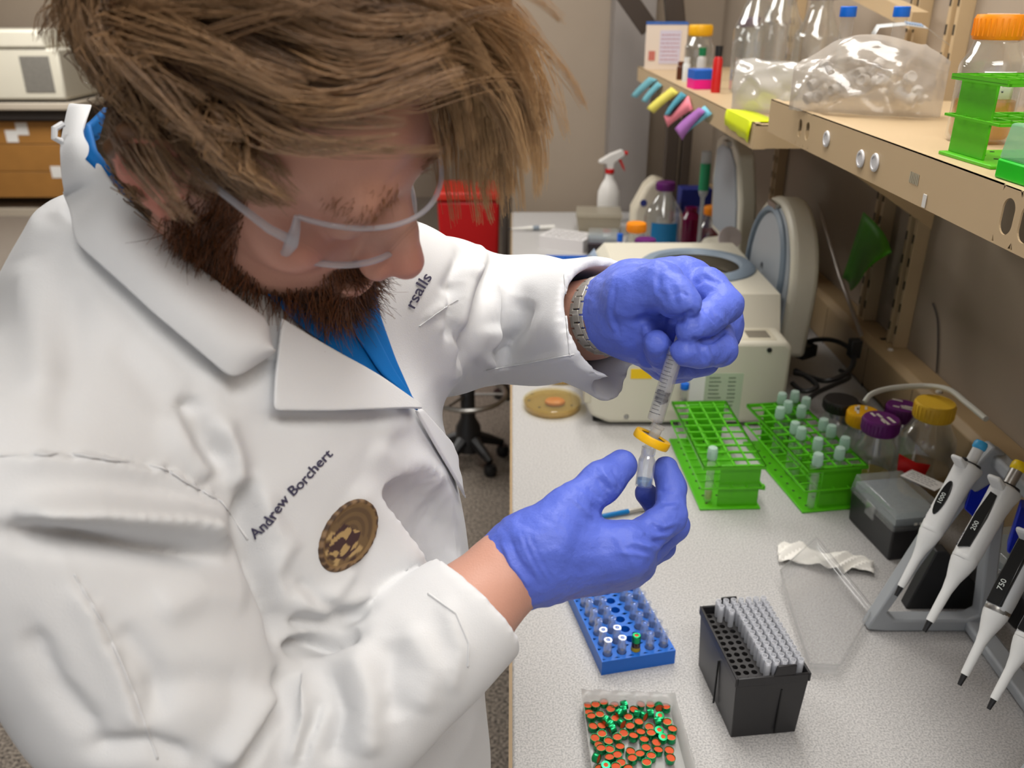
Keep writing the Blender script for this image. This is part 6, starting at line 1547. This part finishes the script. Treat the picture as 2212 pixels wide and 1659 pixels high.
# lower (right) hand, back of the hand towards the viewer, thumb and forefinger pinching the vial
G = Field(P(1230, 1150, .70)-np.array([.11, .10, .10]), P(1230, 1150, .70)+np.array([.12, .13, .12]), .0016)
W0, W1 = P(1092, 1238, .6615), P(1150, 1205, .665)
G.cone(W0-(W1-W0)*.35, W1, .0305, .030, 0)
iM, mM, rM, lM = P(1352, 1188, .668), P(1362, 1212, .692), P(1340, 1222, .716), P(1300, 1228, .738)
for a, r in ((iM, .0205), (mM, .0205), (rM, .019), (lM, .017)): G.cone(W1, a, .027, r, .018)
G.cone(iM, lM, .019, .016, .015)
G.chain([iM, P(1446, 1116, .690), P(1450, 1052, .706), P(1438, 1012, .712)], [.0172, .0135, .0118, .0105], .004)
G.chain([mM, P(1456, 1135, .728), P(1420, 1090, .748), P(1394, 1066, .742)], [.0165, .0130, .0112, .0098], .003)
G.chain([rM, P(1428, 1178, .758), P(1408, 1150, .775), P(1388, 1140, .772)], [.0155, .0122, .0106, .0095], .004)
G.chain([lM, P(1376, 1205, .778), P(1362, 1188, .788), P(1345, 1188, .780)], [.014, .0108, .0095, .0085], .004)
G.chain([P(1150, 1180, .655), P(1228, 1104, .668), P(1302, 1040, .686), P(1343, 1006, .698)], [.024, .0180, .0150, .0130], .010)
G.cone(P(1195, 1165, .655), P(1255, 1165, .668), .022, .018, .012)
G.cone(W0-(W1-W0)*1.2, W0-(W1-W0)*.1, .0275, .0275, .0, sub=True)
trim(G, W0-(W1-W0)*.22, W0-W1, .06)
rf = [([(1100, 1160), (1120, 1210), (1160, 1262)], -.0016, 6, 'ridge'), ([(1085, 1170), (1105, 1220), (1148, 1272)], .0016, 5, 'ridge'), ([(1290, 1030), (1320, 1060)], -.0016, 5, 'ridge'), ([(1300, 1020), (1335, 1050)], .0014, 5, 'ridge'), ([(1270, 1050), (1300, 1080)], -.0014, 5, 'ridge'), ([(1255, 1062), (1280, 1095)], .0012, 5, 'ridge'),
 ([(1405, 1130), (1440, 1150), (1460, 1140)], -.0014, 5, 'ridge'), ([(1390, 1150), (1425, 1172), (1450, 1165)], -.0014, 5, 'ridge'), ([(1375, 1168), (1410, 1190), (1435, 1185)], .0013, 5, 'ridge'), ([(1425, 1062), (1462, 1060)], -.0016, 4, 'ridge'), ([(1430, 1085), (1466, 1080)], -.0014, 4, 'ridge'), ([(1428, 1098), (1466, 1095)], .0012, 4, 'ridge'), ([(1320, 1150), (1360, 1200), (1380, 1240)], .0010, 8, 'ridge')]
for k in range(7): rf.append(([(1398-k*10, 1122+k*12), (1432-k*8, 1140+k*10), (1462-k*9, 1128+k*13)], (-1)**k*.0010, 4, 'ridge'))
for k in range(6): rf.append(([(1238+k*17, 1078-k*14), (1262+k*15, 1100-k*12), (1282+k*13, 1122-k*13)], (-1)**k*.0011, 4, 'ridge'))
for k in range(4): rf.append(([(1120+k*8, 1150+k*3), (1138+k*9, 1200+k*2), (1170+k*9, 1255+k*2)], (-1)**k*.0009, 5, 'ridge'))
glove('glove', G, rf, 'blue glove on the lower hand pinching the vial')
# upper (left) hand, loosely fisted round the plunger, finger tips towards the viewer
U = Field(P(1440, 690, .74)-np.array([.10, .12, .09]), P(1440, 690, .74)+np.array([.09, .10, .085]), .0016)
U.cone(LWR+ld*.004, P(1370, 668, .742), .0315, .037, 0)
U.cone(P(1370, 662, .742), P(1470, 642, .762), .038, .033, .02); U.cone(P(1470, 645, .765), P(1530, 700, .765), .031, .029, .02); U.cone(P(1380, 700, .748), P(1440, 765, .765), .030, .024, .02)
U.cone(P(1530, 700, .765), P(1470, 772, .765), .026, .020, .015)
# thumb across the top
U.chain([P(1362, 640, .712), P(1425, 618, .694), P(1462, 642, .676), P(1482, 655, .668)], [.0250, .0200, .0158, .0125], .006)
# forefinger and middle finger hooking in from the right
U.chain([P(1528, 622, .735), P(1568, 660, .712), P(1528, 690, .688), P(1490, 712, .676)], [.0180, .0150, .0132, .0118], .0025)
U.chain([P(1545, 720, .740), P(1556, 755, .712), P(1512, 764, .690), P(1478, 760, .682)], [.0165, .0140, .0125, .0112], .002)
# ring and little finger curling up from below
U.chain([P(1520, 775, .748), P(1450, 786, .728), P(1428, 762, .706), P(1418, 742, .694)], [.0155, .0135, .0125, .0112], .002)
U.chain([P(1450, 780, .748), P(1404, 765, .730), P(1398, 728, .712), P(1394, 712, .706)], [.0140, .0115, .0095, .0072], .002)
U.cone(LWR-ld*.05, LWR+ld*.012, .029, .029, 0, sub=True)
uf = [([(1425, 580), (1418, 640), (1440, 700)], -.0014, 8, 'ridge'), ([(1440, 690), (1470, 690), (1500, 672)], -.004, 7, 'ridge'), ([(1500, 620), (1520, 600), (1560, 612)], -.0018, 6, 'ridge'), ([(1490, 735), (1540, 735), (1570, 710)], -.003, 6, 'ridge'), ([(1320, 620), (1312, 670), (1330, 720)], .0016, 6, 'ridge'), ([(1332, 610), (1322, 670), (1340, 725)], -.0012, 5, 'ridge'), ([(1370, 690), (1400, 685), (1440, 700)], -.0022, 8, 'ridge'), ([(1380, 700), (1384, 740), (1395, 790)], -.002, 7, 'ridge'), ([(1450, 640), (1470, 630), (1490, 640)], -.0010, 4, 'ridge')]
for k in range(5): uf.append(([(1505+k*10, 660+k*4), (1525+k*9, 682+k*4), (1540+k*9, 700)], (-1)**k*.0010, 4, 'ridge'))
for k in range(5): uf.append(([(1410+k*15, 600+k*5), (1415+k*14, 630+k*5), (1428+k*12, 655+k*4)], (-1)**k*.0005, 4, 'ridge'))
for k in range(4): uf.append(([(1500+k*12, 742), (1505+k*12, 765), (1512+k*12, 785)], (-1)**k*.0010, 4, 'ridge'))
glove('glove', U, uf, 'blue glove on the upper hand gripping the plunger')
# ---------------------------------------------------------------- wrist watch bracelet on the left wrist
wc = LWR-ld*.004; wx = np.cross(ld, [0, 0, 1.]); wx /= np.linalg.norm(wx); wy = np.cross(wx, ld)
m_link = mat('satin steel link', S(200, 195, 186), .30, .55); R_ = .0335
wt = None; mbr = MB().tube([tuple(wc+ld*.0105+R_*(.98*math.cos(a)*wx+1.02*math.sin(a)*wy)) for a in np.linspace(0, 2*math.pi, 40)[:-1]], .0011, 6, close=True)
me = bpy.data.meshes.new('wrist_watch'); me.from_pydata(mbr.v, [], mbr.f); wt = obj('wrist_watch', me, mat('rose gold edge', S(150, 104, 84), .3, .8)); wt.parent = man; wt.matrix_parent_inverse = MI; wt['label'] = 'steel link watch bracelet'
NL = 19; lk = None
for k in range(NL):
    a = 2*math.pi*k/NL; c_ = wc+R_*(.98*math.cos(a)*wx+1.02*math.sin(a)*wy); nn = math.cos(a)*wx+math.sin(a)*wy
    M = frame(c_, nn, ld)
    if lk is None:
        mb = MB(); ll = 2*math.pi*R_/NL
        mb.box(-.0098, -.0050, -ll*.46, ll*.46, -.0014, .0014); mb.box(.0050, .0098, -ll*.46, ll*.46, -.0014, .0014); mb.box(-.0046, .0046, -ll*.02, ll*.92, -.0012, .0017)
        me = bpy.data.meshes.new('link'); me.from_pydata(mb.v, [], mb.f); me.materials.append(m_link); lk = me
    o = bpy.data.objects.new('link', lk); COL.objects.link(o); o.parent = wt; o.matrix_parent_inverse = Matrix.Identity(4); o.matrix_basis = M
    x_ = o.modifiers.new('b', 'BEVEL'); x_.width = .0005; x_.segments = 2
# ================================================================ syringe, filter and vial
sa, sb = Vector(P(1463, 752, .684)), Vector(P(1409, 928, .692)); dz = (sb-sa).normalized()
t = thing('syringe', 'small clear syringe with black plunger seal held point down', 'syringe', M=frame(sb, sa-sb, (-.6, -.8, 0)))
L_ = (sb-sa).length; m_syr = clear('syringe barrel', (.96, .96, .97), .16, (.88, .88, .9), 1, .05, 1.45)
MB().lathe([(.0022, 0), (.0024, .006), (.0062, .0075), (.0066, .009), (.0066, L_), (.0056, L_), (.0056, .0095), (.0012, .007), (.0012, 0)], 20, cap=False).build('barrel', m_syr, t)
zs = L_*.36
MB().lathe([(0, zs-.004), (.0035, zs-.002), (.0056, zs), (.0056, zs+.0022), (.0048, zs+.003), (.0048, zs+.0045), (.0056, zs+.0055), (.0056, zs+.0075), (0, zs+.0075)], 18).build('plunger_seal', BLACK, t)
MB().box(-.0042, .0042, -.0006, .0006, zs+.0075, L_+.02).box(-.0006, .0006, -.0042, .0042, zs+.0075, L_+.02).build('plunger_rod', m_frost, t)
mk = MB()
for k in range(16):
    z_ = .014+k*(L_-.018)/16; w_ = .8 if k % 5 == 0 else .45
    for j in range(5):
        a = (j/4-.5)*w_*1.6; mk.cbox((.0067*math.cos(a), .0067*math.sin(a), z_), (.0003, .0022*w_, .0004))
o = mk.build('scale_mark', mat('print ink', (1, 1, 1, 1)), t, smooth=0); o['kind'] = 'stuff'
fd = (Vector((CAM[0], CAM[1], CAM[2]))-sb).normalized()
fa = (-dz*.95+fd*.06+Vector((.20, 0, 0))).normalized()
t = thing('syringe_filter', 'yellow rimmed round syringe filter between syringe and vial', 'syringe filter', M=frame(Vector(P(1408, 949, .694)), fa))
Rf = .0155
MB().lathe([(Rf*.66, -.0032), (Rf*.97, -.0034), (Rf, -.0020), (Rf, .0020), (Rf*.97, .0034), (Rf*.68, .0032), (Rf*.66, .0024)], 40, cap=False).build('rim', mat('yellow ring plastic', S(250, 192, 8), .35), t)
MB().lathe([(0, -.0014), (Rf*.8, -.0014), (Rf*.8, .0014), (0, .0014)], 32).build('membrane', clear('milky membrane', (.95, .95, .95), .45, (.9, .9, .88), .8, .1), t)
MB().lathe([(.0046, .001), (.0042, .010), (.0050, .011), (.0050, .013), (0, .013)], 18).build('inlet', m_frost, t)
MB().lathe([(.0030, -.001), (.0026, -.012), (.0018, -.020), (0, -.020)], 14).build('outlet', m_clearp, t)
va, vb = Vector(P(1402, 966, .697)), Vector(P(1390, 1050, .702)); Lv = (va-vb).length
t = thing('sample_vial', 'clear glass sample vial with a little pale blue liquid held by fingertips', 'vial', M=frame(vb, va-vb))
MB().lathe([(0, 0), (.0068, 0), (.0071, .001), (.0071, Lv*.66), (.0056, Lv*.76), (.0050, Lv*.80), (.0058, Lv*.84), (.0058, Lv), (.0044, Lv), (.0042, Lv*.78), (.0064, Lv*.64), (.0064, .0012), (0, .0012)], 22).build('glass', clear('held vial glass', (.97, .98, 1), .08, (.92, .94, 1), 1, .02, 1.6), t)
MB().lathe([(0, .0014), (.0062, .0014), (.0062, .0062), (0, .0062)], 18).build('liquid', clear('pale blue liquid', (.62, .82, .98), .3, (.55, .76, .95), 1, .03), t)
